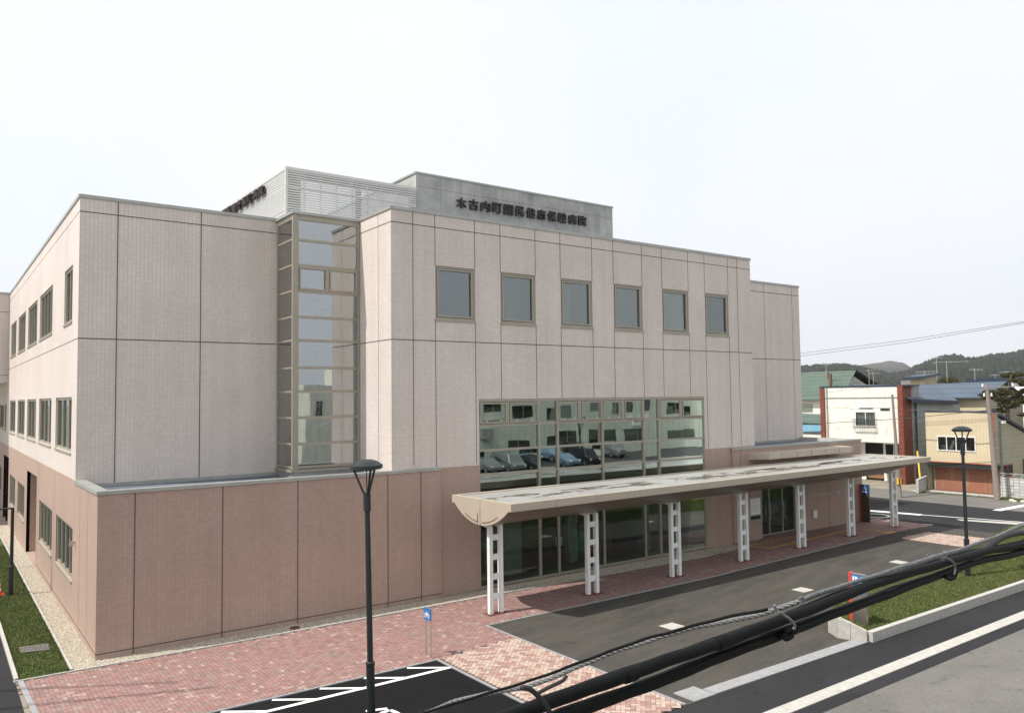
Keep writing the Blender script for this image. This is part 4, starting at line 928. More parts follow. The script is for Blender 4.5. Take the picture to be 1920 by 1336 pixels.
# lines behind the camera whose shadows fall over the brick paving at lower left
def sh_line(label, p0, p1, h, r):
    a, b = bp(*p0, 2, 0), bp(*p1, 2, 0); off = SUN_DIR*(h/SUN_DIR.z); s = MB('cable'); s.tube([a+off-(b-a)*1.2, a+off, b+off, b+off+(b-a)*.02], r, 8); return tag(s.build('overhead_wire'), label, 'wire')
sh_line('high cable casting the upper dark band on brick paving at lower left', (-60, 1297), (330, 1278), 13, .045)
sh_line('high cable casting the lower dark band on brick paving at lower left', (60, 1322), (400, 1288), 13, .05)

# ------------------------------------------------------------------ houses across the street
M['siding_white'] = None
def siding(name, c, pitch, vertical=True, stain=0.0, line=.72):
    g = NG(name); x, y, z = g.xyz()[0], g.xyz()[1], g.xyz()[2]; u = g.math('ADD', x, y) if vertical else z
    f = g.math('FRACT', g.math('DIVIDE', u, pitch)); k = g.math('GREATER_THAN', f, 0.08)
    n = g.noise(0.8, detail=6); cc = g.ramp(n, (0.3, tuple(v*.88 for v in c)), (0.7, tuple(min(.9, v*1.06) for v in c)))
    if stain:
        st = g.noise(1.0, g.comb(g.math('MULTIPLY', g.math('ADD', x, y), 3.2), g.math('MULTIPLY', z, .35)), detail=5, rough=.7)
        cc = g.mix(g.math('MULTIPLY', g.math('GREATER_THAN', st, .58), stain), cc, (0.42, 0.36, 0.27))
    cc = g.mix(k, tuple(v*line for v in c), cc)
    return g.bsdf(cc, .75, bump=k, bstr=.3)
M['siding_white'] = siding('siding_white', (0.80, 0.80, 0.72), .30, True, .35); M['siding_cream'] = siding('siding_cream', (0.60, 0.51, 0.345), .22); M['siding_grey'] = siding('siding_grey', (0.30, 0.32, 0.31), .45, False, .4)
M['siding_shed'] = siding('siding_shed', (0.36, 0.34, 0.25), .3, False, .2); M['roof_green'] = siding('roof_green', (0.075, 0.115, 0.090), .42, False, 0, .45); M['roof_blue'] = siding('roof_blue', (0.070, 0.098, 0.135), .40, False, 0, .45)
M['roof_dark'] = flat('roof_navy', (0.02, 0.035, 0.06), .5); M['roof_brown'] = flat('roof_brown', (0.14, 0.075, 0.06), .7); M['brick_pillar'] = tile_mat('brick_pillar', (0.24, 0.065, 0.04), (0.12, 0.05, 0.04), .22, .075, .25)
M['shutter'] = siding('shutter_rust', (0.30, 0.125, 0.075), .14, False, .3); M['trim_red'] = flat('trim_red', (0.36, 0.10, 0.06), .6); M['block'] = tile_mat('concrete_block', (0.52, 0.53, 0.52), (0.25, 0.25, 0.25), .4, .2, .12)
def hwin(par, x, y0, y1, z0, z1, mull=1, frame='sign_white', glass='glass_house', back='inner_dark'):
    """window in a wall facing -x"""
    s = MB(frame); f = .055
    for (a, b, c, d) in ((y0, y1, z0, z0+f), (y0, y1, z1-f, z1), (y0, y0+f, z0+f, z1-f), (y1-f, y1, z0+f, z1-f)): s.box(x-.05, x+.02, a, b, c, d)
    for k in range(mull): y = y0+(y1-y0)*(k+1)/(mull+1); s.box(x-.045, x+.015, y-.025, y+.025, z0+f, z1-f)
    w_ = s.build('window', par); MB(glass).box(x-.02, x-.012, y0+f, y1-f, z0+f, z1-f).build('pane', w_); return w_
# white shop house with brick pillars
XW = 56.19
h = thing('white_house', 'white two storey house with rust brown brick pillars and one curtained window', 'house', (XW, 10.5, 0))
s = MB('siding_white', 'dark', 'siding_grey', 'inner_dark'); y0, y1 = 7.92, 14.1
def whole(s, x, a0, a1, z0, z1, holes, mi):
    A = sorted({a0, a1, *[q for h_ in holes for q in h_[:2]]}); Z = sorted({z0, z1, *[q for h_ in holes for q in h_[2:]]})
    for i in range(len(A)-1):
        for j in range(len(Z)-1):
            ca, cz = (A[i]+A[i+1])/2, (Z[j]+Z[j+1])/2
            if any(q[0] < ca < q[1] and q[2] < cz < q[3] for q in holes): continue
            s.quad((x, A[i+1], Z[j]), (x, A[i], Z[j]), (x, A[i], Z[j+1]), (x, A[i+1], Z[j+1]), mi)
whole(s, XW, y0, y1, 3.06, 7.42, [(9.74, 11.46, 4.30, 5.47)], 0)
s.quad((XW, y0, 3.06), (XW+1.0, y0, 3.06), (XW+1.0, y1, 3.06), (XW, y1, 3.06), 0); whole(s, XW+1.0, y0, y1, 0, 3.06, [(8.2, 9.66, 1.0, 2.95), (9.8, 11.3, 0.0, 2.95)], 0)
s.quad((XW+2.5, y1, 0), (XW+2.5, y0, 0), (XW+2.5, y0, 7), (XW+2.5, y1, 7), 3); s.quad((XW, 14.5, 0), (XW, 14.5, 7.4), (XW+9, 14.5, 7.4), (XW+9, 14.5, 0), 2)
s.quad((XW+1.1, 7.52, 0), (XW+2.4, 7.52, 0), (XW+2.4, 7.52, 7.40), (XW+1.1, 7.52, 7.40), 2); s.quad((XW+2.4, 7.52, 0), (XW+9, 7.52, 0), (XW+9, 7.52, 5.9), (XW+2.4, 7.52, 5.9), 2); s.quad((XW, y0-.8, 7.38), (XW+1.5, y0-.8, 7.38), (XW+1.5, 14.5, 7.38), (XW, 14.5, 7.38), 3)
s.box(XW-.04, XW, y0, y1, 6.52, 6.60, 2)
s.build('wall', h); MB('roof_dark').box(XW-.05, XW+2.4, 7.46, 14.55, 7.42, 7.52).build('coping', h)
for a, b in ((7.05, 7.92), (14.1, 14.5)): MB('brick_pillar').box(XW-.12, XW+(1.15 if a < 8 else .35), a+(.45 if a < 8 else 0), b, 0, 7.50 if a < 8 else 7.36).build('pillar', h)
ww = hwin(h, XW, 9.74, 11.46, 4.30, 5.47); s = MB('curtain')
for k in range(10): yy = 9.85+k*.155; s.box(XW+.10+.03*(k % 2), XW+.12+.03*(k % 2), yy, yy+.14, 4.32, 5.45)
s.build('curtain', ww)
s = MB('wire_dark')
for z in (4.15, 4.25, 4.85): s.box(XW-.30, XW-.27, 9.66, 11.54, z, z+.03)
for k in range(15): y = 9.66+k*.134; s.box(XW-.295, XW-.275, y-.01, y+.01, 4.15, 4.85)
for y in (9.66, 11.52): s.box(XW-.30, XW, y, y+.02, 4.15, 4.18); s.box(XW-.30, XW, y, y+.02, 4.85, 4.88)
s.build('balcony_rail', h)
MB('dark').box(XW-.03, XW+.01, 9.95, 11.1, 5.68, 5.76).build('vent', h); MB('dark').box(XW-.03, XW+.01, 8.6, 9.35, 5.55, 5.72).build('vent', h)
hwin(h, XW+1.0, 8.2, 9.66, 1.95, 2.95, 1); MB('sign_white').box(XW-.1, XW+1.0, 8.0, 9.7, 1.2, 1.3).build('ledge', h)
MB('steel').box(57.2, 57.7, 7.7, 8.2, 7.4, 7.85).build('flue', h)
MB('siding_grey').tube([(XW-.06, 13.9, 3.1), (XW-.06, 13.9, 7.4)], .045, 8).build('downpipe', h); MB('siding_grey').box(XW+3.4, XW+4.2, 7.22, 7.5, .9, 1.5).build('outdoor_unit', h)
MB('siding_grey').tube([(XW+3, 7.46, .2), (XW+3, 7.46, 5.8)], .05, 8).build('downpipe', h); MB('wire_dark').box(XW+2.4, XW+9, 7.49, 7.52, 3.1, 3.13).build('wall_seam', h)
# cream house with rust shutter
XC = 53.73
h = thing('cream_house', 'cream garage house with wide four pane window over a rust brown roller shutter', 'house', (XC, 2.5, 0))
s = MB('siding_cream', 'siding_shed', 'inner_dark'); whole(s, XC, .30, 4.68, 2.05, 5.52, [(1.34, 3.89, 2.83, 3.85)], 0)
whole(s, XC+.7, .15, 4.60, 0, 2.05, [(.22, 4.45, 0, 1.85)], 1); s.quad((XC, .15, 2.05), (XC, 4.68, 2.05), (XC+.7, 4.68, 2.05), (XC+.7, .15, 2.05), 2)
s.prism([(XC+.01, .15, 0), (XC+9, .15, 0), (XC+9, .15, 2.6), (XC+.6, .15, 5.25), (XC+.01, .15, 5.3)][0:0] or [(XC+.71, .15, 0), (XC+9, .15, 0), (XC+9, .15, 2.7), (XC+.71, .15, 5.15)], (0, .05, 0), 1)
s.prism([(XC+.01, .16, 2.05), (XC+.70, .16, 2.05), (XC+.70, .16, 5.5), (XC+.01, .16, 5.5)], (0, .12, 0), 1)
s.quad((XC+2, 4.6, 0), (XC+2, .3, 0), (XC+2, .3, 5), (XC+2, 4.6, 5), 2); s.quad((XC, 4.68, 0), (XC, 4.68, 5.5), (XC+9, 4.68, 4), (XC+9, 4.68, 0), 1); s.quad((XC, .3, 5.45), (XC+1, .3, 5.45), (XC+1, 4.68, 5.45), (XC, 4.68, 5.45), 2)
s.build('wall', h)
s = MB('roof_dark'); s.prism([(XC+.65, -.05, 5.28), (XC+9.2, -.05, 2.72), (XC+9.2, -.05, 2.86), (XC+.65, -.05, 5.42)], (0, 4.8, 0)); s.box(XC-.03, XC+.72, .14, 4.72, 5.52, 5.60); s.build('roof', h)
MB('trim_red').box(XC-.02, XC+.05, .14, .30, 2.03, 5.52).box(XC-.02, XC+.02, .30, 4.68, 2.0, 2.06).build('trim', h)
MB('dark').box(XC+.02, XC+.7, .14, 4.66, 1.68, 1.99).build('shutter_box', h); MB('shutter').box(XC+.66, XC+.70, .22, 4.45, 0.0, 1.86).build('shutter', h)
hwin(h, XC, 1.34, 3.89, 2.83, 3.85, 3); s = MB('siding_shed', 'wood', 'sign_white'); s.box(XC+.3, XC+.8, 3.35, 3.8, 2.85, 3.2); s.bar((XC+.5, 3.2, 2.9), (XC+.5, 2.95, 3.5), .25, .18, 2); s.box(XC+.5, XC+.9, 1.9, 2.6, 2.86, 3.1, 1); s.build('stored_goods', h)
# window in the side wall (faces -y)
s = MB('trim_red'); s.box(XC+.95, XC+2.5, .10, .15, 1.12, 1.20).box(XC+.95, XC+2.5, .10, .15, 1.92, 1.98).box(XC+.95, XC+1.0, .10, .15, 1.2, 1.92).box(XC+2.45, XC+2.5, .10, .15, 1.2, 1.92).box(XC+1.7, XC+1.74, .10, .15, 1.2, 1.92); w_ = s.build('window', h); MB('dark').box(XC+1, XC+2.45, .12, .14, 1.2, 1.92).build('pane', w_)
MB('siding_grey').tube([(XC+.85, .08, .1), (XC+.85, .08, 4.9)], .045, 8).build('downpipe', h); MB('sign_white').box(XC+.9, XC+1.35, -.05, .15, 4.75, 4.95).build('eave_box', h)
MB('roof_brown').box(XC+4.2, XC+5.3, .08, .15, 0.2, 2.2).build('door', h)
# green roofed house
h = thing('green_house', 'pale house with big ribbed green roof, partly hidden behind the hospital and the white house', 'house', (75, 25, 0))
s = MB('siding_white', 'inner_dark', 'siding_grey'); s.quad((75.6, 40, 0), (75.6, 24.6, 0), (75.6, 24.6, 6.2), (75.6, 40, 6.2)); s.poly([(75.6, 24.6, 0), (86, 24.6, 0), (86, 24.6, 6.2), (82.3, 24.6, 7.3), (78.3, 24.6, 8.8), (75.6, 24.6, 6.4)], 2)
s.quad((86, 24.6, 0), (86, 40, 0), (86, 40, 6.2), (86, 24.6, 6.2)); s.quad((86, 40, 0), (75.6, 40, 0), (75.6, 40, 6.2), (86, 40, 6.2)); s.build('wall', h)
s = MB('roof_green', 'dark'); s.prism([(75, 40, 6.24), (75, 24.1, 6.24), (78.2, 24.3, 9.35), (78.2, 40, 9.35)], (.05, 0, .12)); s.prism([(78.25, 24.3, 9.4), (78.25, 40, 9.4), (87, 40, 6.3), (87, 24.2, 6.3)], (0, 0, .14), 1); s.build('roof', h)
hwin(h, 75.6, 28.0, 29.6, 4.9, 5.8, 1, 'siding_grey')
MB('roof_brown').box(75.4, 75.7, 25.6, 25.85, 7.6, 9.1).box(75.42, 75.6, 25.9, 26.0, 8.5, 9.3).build('chimney', h)
h = thing('lean_to_house', 'low house with grey green roof slopes at the foot of the big green roof', 'house', (66, 22, 0))
s = MB('siding_white', 'roof_green', 'dark', 'roof_dark'); s.box(66, 71, 19.0, 27, 0, 3.6)
s.build('wall', h); s = MB('roof_green', 'dark'); s.prism([(65.5, 18.4, 3.9), (65.5, 27.5, 4.2), (69, 27.5, 4.9), (69, 19.8, 4.7)], (0, 0, .1)); s.prism([(65.3, 17.6, 3.4), (65.3, 27.5, 3.75), (65.6, 27.5, 4.15), (65.6, 17.9, 3.8)], (0, 0, .12), 1); s.build('roof', h)
h = thing('blue_shed', 'small shed with bright sky blue roof peeking out beside the hospital corner', 'shed', (62, 20, 0))
M['sky_blue_roof'] = flat('roof_sky_blue', (0.09, 0.22, 0.30), .5)
s = MB('inner_dark'); s.box(62, 65, 18.2, 24, 0, 2.7); s.build('wall', h); s = MB('sky_blue_roof'); s.prism([(61.6, 16.6, 3.15), (61.6, 24, 2.9), (64, 24, 3.9), (64, 16.6, 3.9)], (0, 0, .08)); s.build('roof', h)
h = thing('low_white_house', 'low white block wall house left of the left brick pillar', 'house', (58, 16, 0))
s = MB('siding_white'); s.box(57.6, 61, 14.6, 17.2, 0, 3.55); s.build('wall', h); MB('roof_dark').box(57.5, 61.1, 14.55, 17.3, 3.55, 3.63).build('roof', h)
# blue roofed house
h = thing('blue_roof_house', 'house with stepped steel blue roofs between the white house and the pine', 'house', (64, 8, 0))
s = MB('siding_grey', 'siding_cream', 'siding_shed')
e0 = bp(1712, 750, 1, 7.3); e1 = bp(1795, 752, 1, 7.3); ze = e0.z
s.quad((57.8, 7.35, 0), (e1.x-.6, 7.35, 0), (e1.x-.6, 7.35, ze), (57.8, 7.35, ze)); 
XB = 66
def bX(px, py, x=XB): return bp(px, py, 0, x)
a, b = bX(1779, 752), bX(1848, 746)
s.quad((XB, a.y, 0), (XB, b.y, 0), (XB, b.y, b.z), (XB, a.y, b.z), 1)
s.poly([(XB, b.y, 0), (XB+7, b.y, 0), (XB+7, b.y, 6.2), (XB+3.2, b.y, 7.7), (XB, b.y, b.z)], 2); s.quad((XB+7, b.y, 0), (XB+7, 14, 0), (XB+7, 14, 6.2), (XB+7, b.y, 6.2), 2)
s.build('wall', h)
s = MB('roof_blue', 'roof_dark')
r0, r1, r2, r3 = bX(1755, 744), bX(1850, 748), bX(1856, 717.5, XB+3.2), bX(1752, 721, XB+3.2)
r0 = Vector((XB-.5, r0.y, b.z-.02)); r1 = Vector((XB-.5, b.y-.35, b.z-.02)); r2.y = b.y-.35; s.prism([r0, r1, r2, r3], (0, 0, .10)); s.prism([r2, r2+Vector((4.5, 0, -1.7)), r3+Vector((4.5, 0, -1.7)), r3], (0, 0, .10), 1)
q0, q1 = bp(1711, 749, 1, 7.0), bp(1796, 752, 1, 7.0); q2 = bp(1751, 722, 1, 12.0); q3 = bp(1712, 727, 1, 12)
s.prism([q0, q1, q2, Vector((q0.x, 12, q2.z))], (0, 0, .06)); s.prism([q0-Vector((0, 0, .22)), q1-Vector((0, 0, .22)), q1, q0], (0, .08, 0), 1)
s.build('roof', h)
XD = 72; a, b, c, d = (bp(*q, 0, XD) for q in ((1703, 735), (1733, 735), (1733, 709), (1703, 711)))
s = MB('siding_cream', 'siding_shed'); s.quad((XD, a.y, 4), (XD, b.y, 4), (XD, b.y, c.z), (XD, a.y, d.z)); e = bp(1756, 703, 1, b.y); s.quad((XD, b.y, 4), (e.x, b.y, 4), (e.x, b.y, e.z), (XD, b.y, c.z), 1); s.build('stair_tower', h)
s = MB('roof_dark'); f0 = Vector((XD-.4, a.y+.3, d.z)); f1 = Vector((XD-.4, b.y-.2, c.z)); f2 = Vector((e.x+.3, b.y-.2, e.z)); f3 = Vector((e.x+.3, a.y+.3, e.z)); s.prism([f0, f1, f2, f3], (0, 0, .2)); s.build('tower_roof', h)
# far white hall and brown house at the right edge
h = thing('white_hall', 'long bright white building with navy roof edge behind the pine', 'building', (95, 14, 0))
M['bright_white'] = flat('bright_white', (.82, .84, .86), .6, var=.03); s = MB('bright_white'); s.box(95, 105, -2, 19.6, 0, 8.05); s.build('wall', h); MB('roof_dark').box(94.6, 105.5, -2.5, 20.2, 8.05, 8.5).build('roof', h)
h = thing('brown_house', 'brown roofed beige house behind the pine at the right edge', 'house', (70, -1, 0))
s = MB('siding_shed'); s.box(70, 78, -9, 3.2, 0, 5.3); s.build('wall', h); s = MB('roof_brown'); s.prism([(69.5, 3.8, 5.3), (69.5, -9, 5.3), (69.5, -9, 6.4), (69.5, .6, 7.25)], (9, 0, 0)); s.build('roof', h); hwin(h, 70, .4, 1.6, 4.3, 5.1, 1, 'sign_white')
# walls, fences
t = thing('block_wall', 'white concrete block garden wall with a dark cap at the right edge', 'wall', (52.7, -1.5, 0))
a, b = Vector((52.95, -.45, 0)), Vector((52.2, -7.5, 0)); d = (b-a).normalized(); nrm = Vector((d.y, -d.x, 0))*.15
MB('block').prism([a, b, b+nrm*-1, a+nrm*-1], (0, 0, 1.30)).build('blocks', t)
s = MB('siding_grey')
for k in range(12):
    p = a+d*(k*.6); q = a+d*(k*.6+.55)
    s.prism([p+Vector((0, 0, 1.3)), q+Vector((0, 0, 1.3)), q+Vector((0, 0, 1.36)), p+Vector((0, 0, 1.36))], -nrm); s.prism([p+Vector((0, 0, 1.36)), p+d*.12+Vector((0, 0, 1.36)), p+d*.42+Vector((0, 0, 1.55)), p+d*.3+Vector((0, 0, 1.55))], -nrm)
    s.prism([p+Vector((0, 0, 1.55)), q+Vector((0, 0, 1.55)), q+Vector((0, 0, 1.60)), p+Vector((0, 0, 1.60))], -nrm)
s.build('pierced_top', t)
t = thing('low_block_wall', 'short grey block wall beside the rust shutter', 'wall', (52, 4.5, 0)); s = MB('block'); s.prism([(51.2, 4.05, 0), (54.3, 4.95, 0), (54.25, 5.1, 0), (51.15, 4.2, 0)], (0, 0, .95)); s.build('blocks', t)
t = thing('white_fence', 'low white railing on a concrete base seen under the canopy end', 'fence', (60, 11, 0)); s = MB('sign_white'); 
for k in range(14): s.box(60, 60.05, 9.6+k*.35, 9.65+k*.35, .4, 1.3)
s.box(60, 60.05, 9.6, 14.3, 1.25, 1.32).box(60, 60.05, 9.6, 14.3, .7, .75); s.build('railing', t); MB('concrete').box(59.9, 60.2, 9.5, 14.4, 0, .42).build('base', t)
t = thing('timber_kerb', 'thick timber beam lying along the yard under the canopy end', 'beam', (57.5, 11, 0)); MB('wood').box(57.4, 57.7, 9.9, 14, .15, .42).build('beam', t); MB('dark').box(57.4, 57.7, 10.1, 10.4, 0, .15).build('block', t)
t = thing('yellow_guy_guard', 'yellow guard strip leaning on the cream house beside the low block wall', 'guard', (53.4, 5.2, 0)); MB('yellow').bar((53.3, 5.0, .75), (55.2, 6.1, 2.6), .10, .05).build('guard', t)
# blue car half hidden under the canopy
def car(label, x, y, rot, body, loc_group=None, van=False):
    t = thing('parked_car', label, 'car', (x, y, 0), loc_group); Lh, Wh = 2.1, .83
    if van: prof = [(-2.1, .35), (2.1, .35), (2.1, .85), (1.55, 1.0), (1.15, 1.75), (-1.9, 1.8), (-2.1, 1.0)]
    else: prof = [(-2.1, .35), (2.1, .35), (2.1, .72), (1.2, .95), (.55, 1.42), (-1.0, 1.45), (-1.75, 1.0), (-2.1, .92)]
    bm = MB(body)
    def rr(u, v, z): return (x+u*math.cos(rot)-v*math.sin(rot), y+u*math.sin(rot)+v*math.cos(rot), z)
    n = len(prof); i = len(bm.v)
    for sgn in (-1, 1):
        for u, z in prof: k = .80 if z > 1.05 else 1.0; bm.v.append(Vector(rr(u, sgn*Wh*k, z)))
    bm.f.append(tuple(range(i+n-1, i-1, -1))); bm.mi.append(0); bm.f.append(tuple(range(i+n, i+2*n))); bm.mi.append(0)
    for k in range(n): j = (k+1) % n; bm.f.append((i+k, i+j, i+n+j, i+n+k)); bm.mi.append(0)
    bo = bm.build('body', t); md = bo.modifiers.new('bevel', 'BEVEL'); md.width = .07; md.segments = 3
    g = MB('dark'); top = 1.68 if van else 1.36; u1, u0 = (1.0, -1.75) if van else (.5, -1.0)
    for sgn in (-1, 1):
        g.poly([rr(u0-.35, sgn*(Wh*.93), 1.03), rr(u1+.38, sgn*(Wh*.93), 1.0), rr(u1, sgn*(Wh*.815), top), rr(u0, sgn*(Wh*.815), top)])
    g.poly([rr(u1+.42, -.68, 1.02), rr(u1+.42, .68, 1.02), rr(u1+.05, .60, top), rr(u1+.05, -.60, top)]); g.build('windows', t)
    for u in (-1.3, 1.3):
        for sgn in (-1, 1):
            q = MB('dark'); q.tube([rr(u, sgn*(Wh-.16), .32), rr(u, sgn*(Wh+.02), .32)], .32, 18); wo = q.build('wheel', t); q = MB('steel'); q.tube([rr(u, sgn*(Wh+.02), .32), rr(u, sgn*(Wh+.035), .32)], .19, 14); q.build('rim', wo)
    for v in (-.6, .6): q = MB('sign_white'); q.tube([rr(2.05, v, .72), rr(2.12, v, .72)], .11, 12); q.build('headlight', t)
    return t
for nm, c in (('car_blue', (0.02, 0.05, 0.16)), ('car_silver', (0.22, 0.23, 0.24)), ('car_white', (0.50, 0.51, 0.50)), ('car_black', (0.03, 0.03, 0.04)), ('car_lightblue', (0.20, 0.30, 0.42))): M[nm] = flat(nm, c, .22, .3, var=.02)
car('dark blue car parked across the street, seen between the last canopy columns', 58.6, 9.7, R(80), 'car_blue')

# utility poles
def upole(label, x, y, z1_, r0, r1, lean=(0, 0), arms=()):
    t = thing('utility_pole', label, 'utility pole', (x, y, 0)); s = MB('pole_conc'); s.tube([(x, y, 0), (x+lean[0], y+lean[1], z1_)], [r0, r1], 14); s.build('shaft', t)
    for k, (z, y0_, y1_, w_) in enumerate(arms):
        f = z/z1_; xx_ = x+lean[0]*f; yy_ = y+lean[1]*f; s = MB('steel'); s.box(xx_-.05, xx_+.05, yy_+y0_, yy_+y1_, z-w_, z+w_); s.build('crossarm', t)
        for q in (y0_+.08, y1_-.08): s = MB('sign_white'); s.lathe((xx_, yy_+q, z+w_), [(.05, 0), (.06, .08), (.03, .18), (0, .2)], 10); s.build('insulator', t)
    s = MB('steel')
    for k in range(8): z = 2.2+k*.55; s.box(x-.02, x+.02, y-.22, y+.22, z, z+.02) if z < z1_ else None
    s.build('step_bolts', t); return t
pz = bp(1686, 735, 0, 48.3)
t = upole('slim concrete utility pole with yellow base band before the white house', 48.27, 3.80, 6.8, .13, .075, (0, .28))
s = MB('yellow', 'dark'); s.lathe((48.27, 3.83, 0), [(.18, .85), (.18, 1.30)], 16); 
for k in range(5): a = k*1.256; s.box(48.27+.17*math.cos(a)-.03, 48.27+.17*math.cos(a)+.03, 3.83+.17*math.sin(a)-.03, 3.83+.17*math.sin(a)+.03, .87, 1.28, 1)
s.build('warning_band', t)
upole('concrete utility pole with slanting cross arm beside the cream house', 51.6, -.77, 7.4, .19, .10, (0, .34), [(7.2, -1.6, .35, .03), (6.6, -.3, .3, .025)])

# antennas and thin masts on the roofs
def antenna(label, px, py0, py1, dist, n=5, wd=.7, cat='antenna'):
    b, a = bp(px, py0, 0, dist), bp(px, py1, 0, dist); x, y = b.x, b.y; t = thing('tv_antenna', label, cat, (x, y, b.z), 'aerials and masts on the roofs')
    s = MB('steel'); s.tube([(x, y, b.z), (x, y, a.z)], .035, 6); s.build('mast', t)
    s = MB('steel'); zt_ = a.z-.15; s.bar((x-.1, y-wd, zt_), (x+.1, y+wd*.6, zt_+.05), .04)
    for k in range(n): q = y-wd+wd*1.6*k/max(1, n-1); s.bar((x-.35, q, zt_), (x+.35, q, zt_), .025); s.bar((x, q, zt_-.12), (x, q, zt_+.12), .02)
    s.build('beam', t); return t
antenna('tall aerial above the big green roof beside the hospital', 1549, 702, 680, 76); antenna('thin mast with small beam right of the green gable', 1630, 724, 692, 70, 2, .3); antenna('white aerial mast just right of the thin mast by the green gable', 1638, 724, 697, 70, 4, .6)
antenna('tv aerial on the little stair tower roof', 1733, 704, 694, 72, 6, 1.2); antenna('tall thin pole with long beam behind the stair tower', 1776, 716, 676, 78, 3, 2.0); antenna('aerial with curved beam above the blue roof ridge', 1828, 712, 690, 80, 4, .7); antenna('small aerial above the white hall roof', 1866, 712, 701, 96, 5, .9)
antenna('aerial mast between stair tower and tall pole', 1757, 712, 668, 82, 3, .5); antenna('low aerial on the white hall behind the pine', 1886, 712, 695, 96, 3, .8)

# ------------------------------------------------------------------ trees
def clump(mb, c, r, n, size=.10, flatz=.45, ws=(0, 1, 2)):
    for _ in range(n):
        d = Vector((random.gauss(0, 1), random.gauss(0, 1), random.gauss(0, 1))).normalized()*r*random.random()**.4; d.z *= flatz; p = c+d
        a = Vector((random.gauss(0, 1), random.gauss(0, 1), random.gauss(0, .8)+.5)).normalized()*size*random.uniform(.6, 1.5); b = a.cross(Vector((random.random(), random.random(), random.random()))).normalized()*size*.22
        mb.poly([p-b, p+b, p+a], random.choice(ws))
M['pine_a'] = flat('needle_dark', (0.035, 0.055, 0.022), .8, var=.2); M['pine_b'] = flat('needle_olive', (0.10, 0.105, 0.030), .8, var=.2); M['pine_c'] = flat('needle_brown', (0.13, 0.085, 0.040), .8, var=.2)
def pine(label, tx, ty, trunk, pads, X):
    t = thing('pine_tree', label, 'pine tree', (X, ty, 0), 'garden pines behind the cream house'); s = MB('trunk'); P = [bp(a, b, 0, X) for a, b in trunk]; P[0].z = 0
    s.tube(P, [.20-.15*k/(len(P)-1) for k in range(len(P))], 8)
    for a, b, r, n in pads: c = bp(a, b, 0, X); q = min(P[1:], key=lambda v: (v-c).length); s.tube([q, q.lerp(c, .5)+Vector((0, 0, -.08)), c], [.06, .04, .02], 5)
    s.build('trunk', t, smooth=True); s = MB('pine_a', 'pine_b', 'pine_c')
    for a, b, r, n in pads:
        c = bp(a, b, 0, X)+Vector((random.uniform(-.5, .5), 0, 0))
        for k in range(5): clump(s, c+Vector((random.uniform(-r, r)*.8, random.uniform(-r, r)*.8, random.uniform(-.1, .15))), r*.55, n//5, .13, .42, (0, 0, 1, 1, 2))
    s.build('crown', t); return t
pine('cloud pruned pine with tiered olive pads right of the blue roof', 0, 1.5, [(1888, 800), (1889, 770), (1884, 745), (1892, 722), (1896, 702)],
     [(1897, 704, .62, 1500), (1905, 715, .45, 900), (1868, 738, .75, 1500), (1884, 734, .7, 1400), (1853, 744, .5, 900), (1890, 752, .75, 1500), (1906, 748, .55, 900), (1880, 757, .45, 700), (1893, 762, .5, 900), (1873, 770, .45, 700)], 60)
pine('pine at the very right edge with dark brownish branches', 0, -.5, [(1930, 800), (1928, 770), (1925, 740)], [(1918, 735, .6, 1200), (1928, 718, .6, 1100), (1922, 757, .5, 800), (1920, 776, .5, 800)], 61)
t = thing('round_bush', 'rounded olive treetop showing above the blue roof ridge', 'tree', (80, 12, 0)); s = MB('pine_a', 'pine_b', 'pine_c'); c = bp(1781, 716, 0, 80)
for k in range(14): clump(s, c+Vector((random.uniform(-.5, .5), random.uniform(-.8, .8), random.uniform(-.5, .15))), .5, 250, .16, .8, (0, 1, 1, 2))
s.build('crown', t); s = MB('trunk'); s.tube([(c.x, c.y, 0), (c.x, c.y, c.z)], [.2, .1], 8); s.build('trunk', t)
t = thing('bare_tree', 'leafless brownish shrub against the cream house side wall', 'tree', (57, -.9, 0)); s = MB('trunk')
for k in range(26):
    p = Vector((56.6+random.uniform(-.1, .1), -.7, 0)); d = Vector((random.uniform(-.35, .35), random.uniform(-.35, .2), 1)).normalized(); P = [p]
    for j in range(5): d = (d+Vector((random.uniform(-.3, .3), random.uniform(-.3, .2), .1))).normalized(); p = p+d*.42; P.append(p)
    s.tube(P, [.018, .014, .010, .008, .006, .004], 4)
s.build('branches', t)
# stones by the utility pole
for k, (x, y) in enumerate([(51.3, -1.9), (51.5, -2.3), (51.2, -2.6), (51.6, -1.6)]):
    s = MB('stone_a'); r = .12+.03*(k % 2); s.lathe((x, y, -.02), [(r, 0), (r*1.1, r*.5), (r*.6, r*.95), (0, r)], 7); tag(s.build('garden_stone'), 'pale rough stone lying on the verge at the foot of the block wall', 'stone', 'stones at the foot of the block wall')

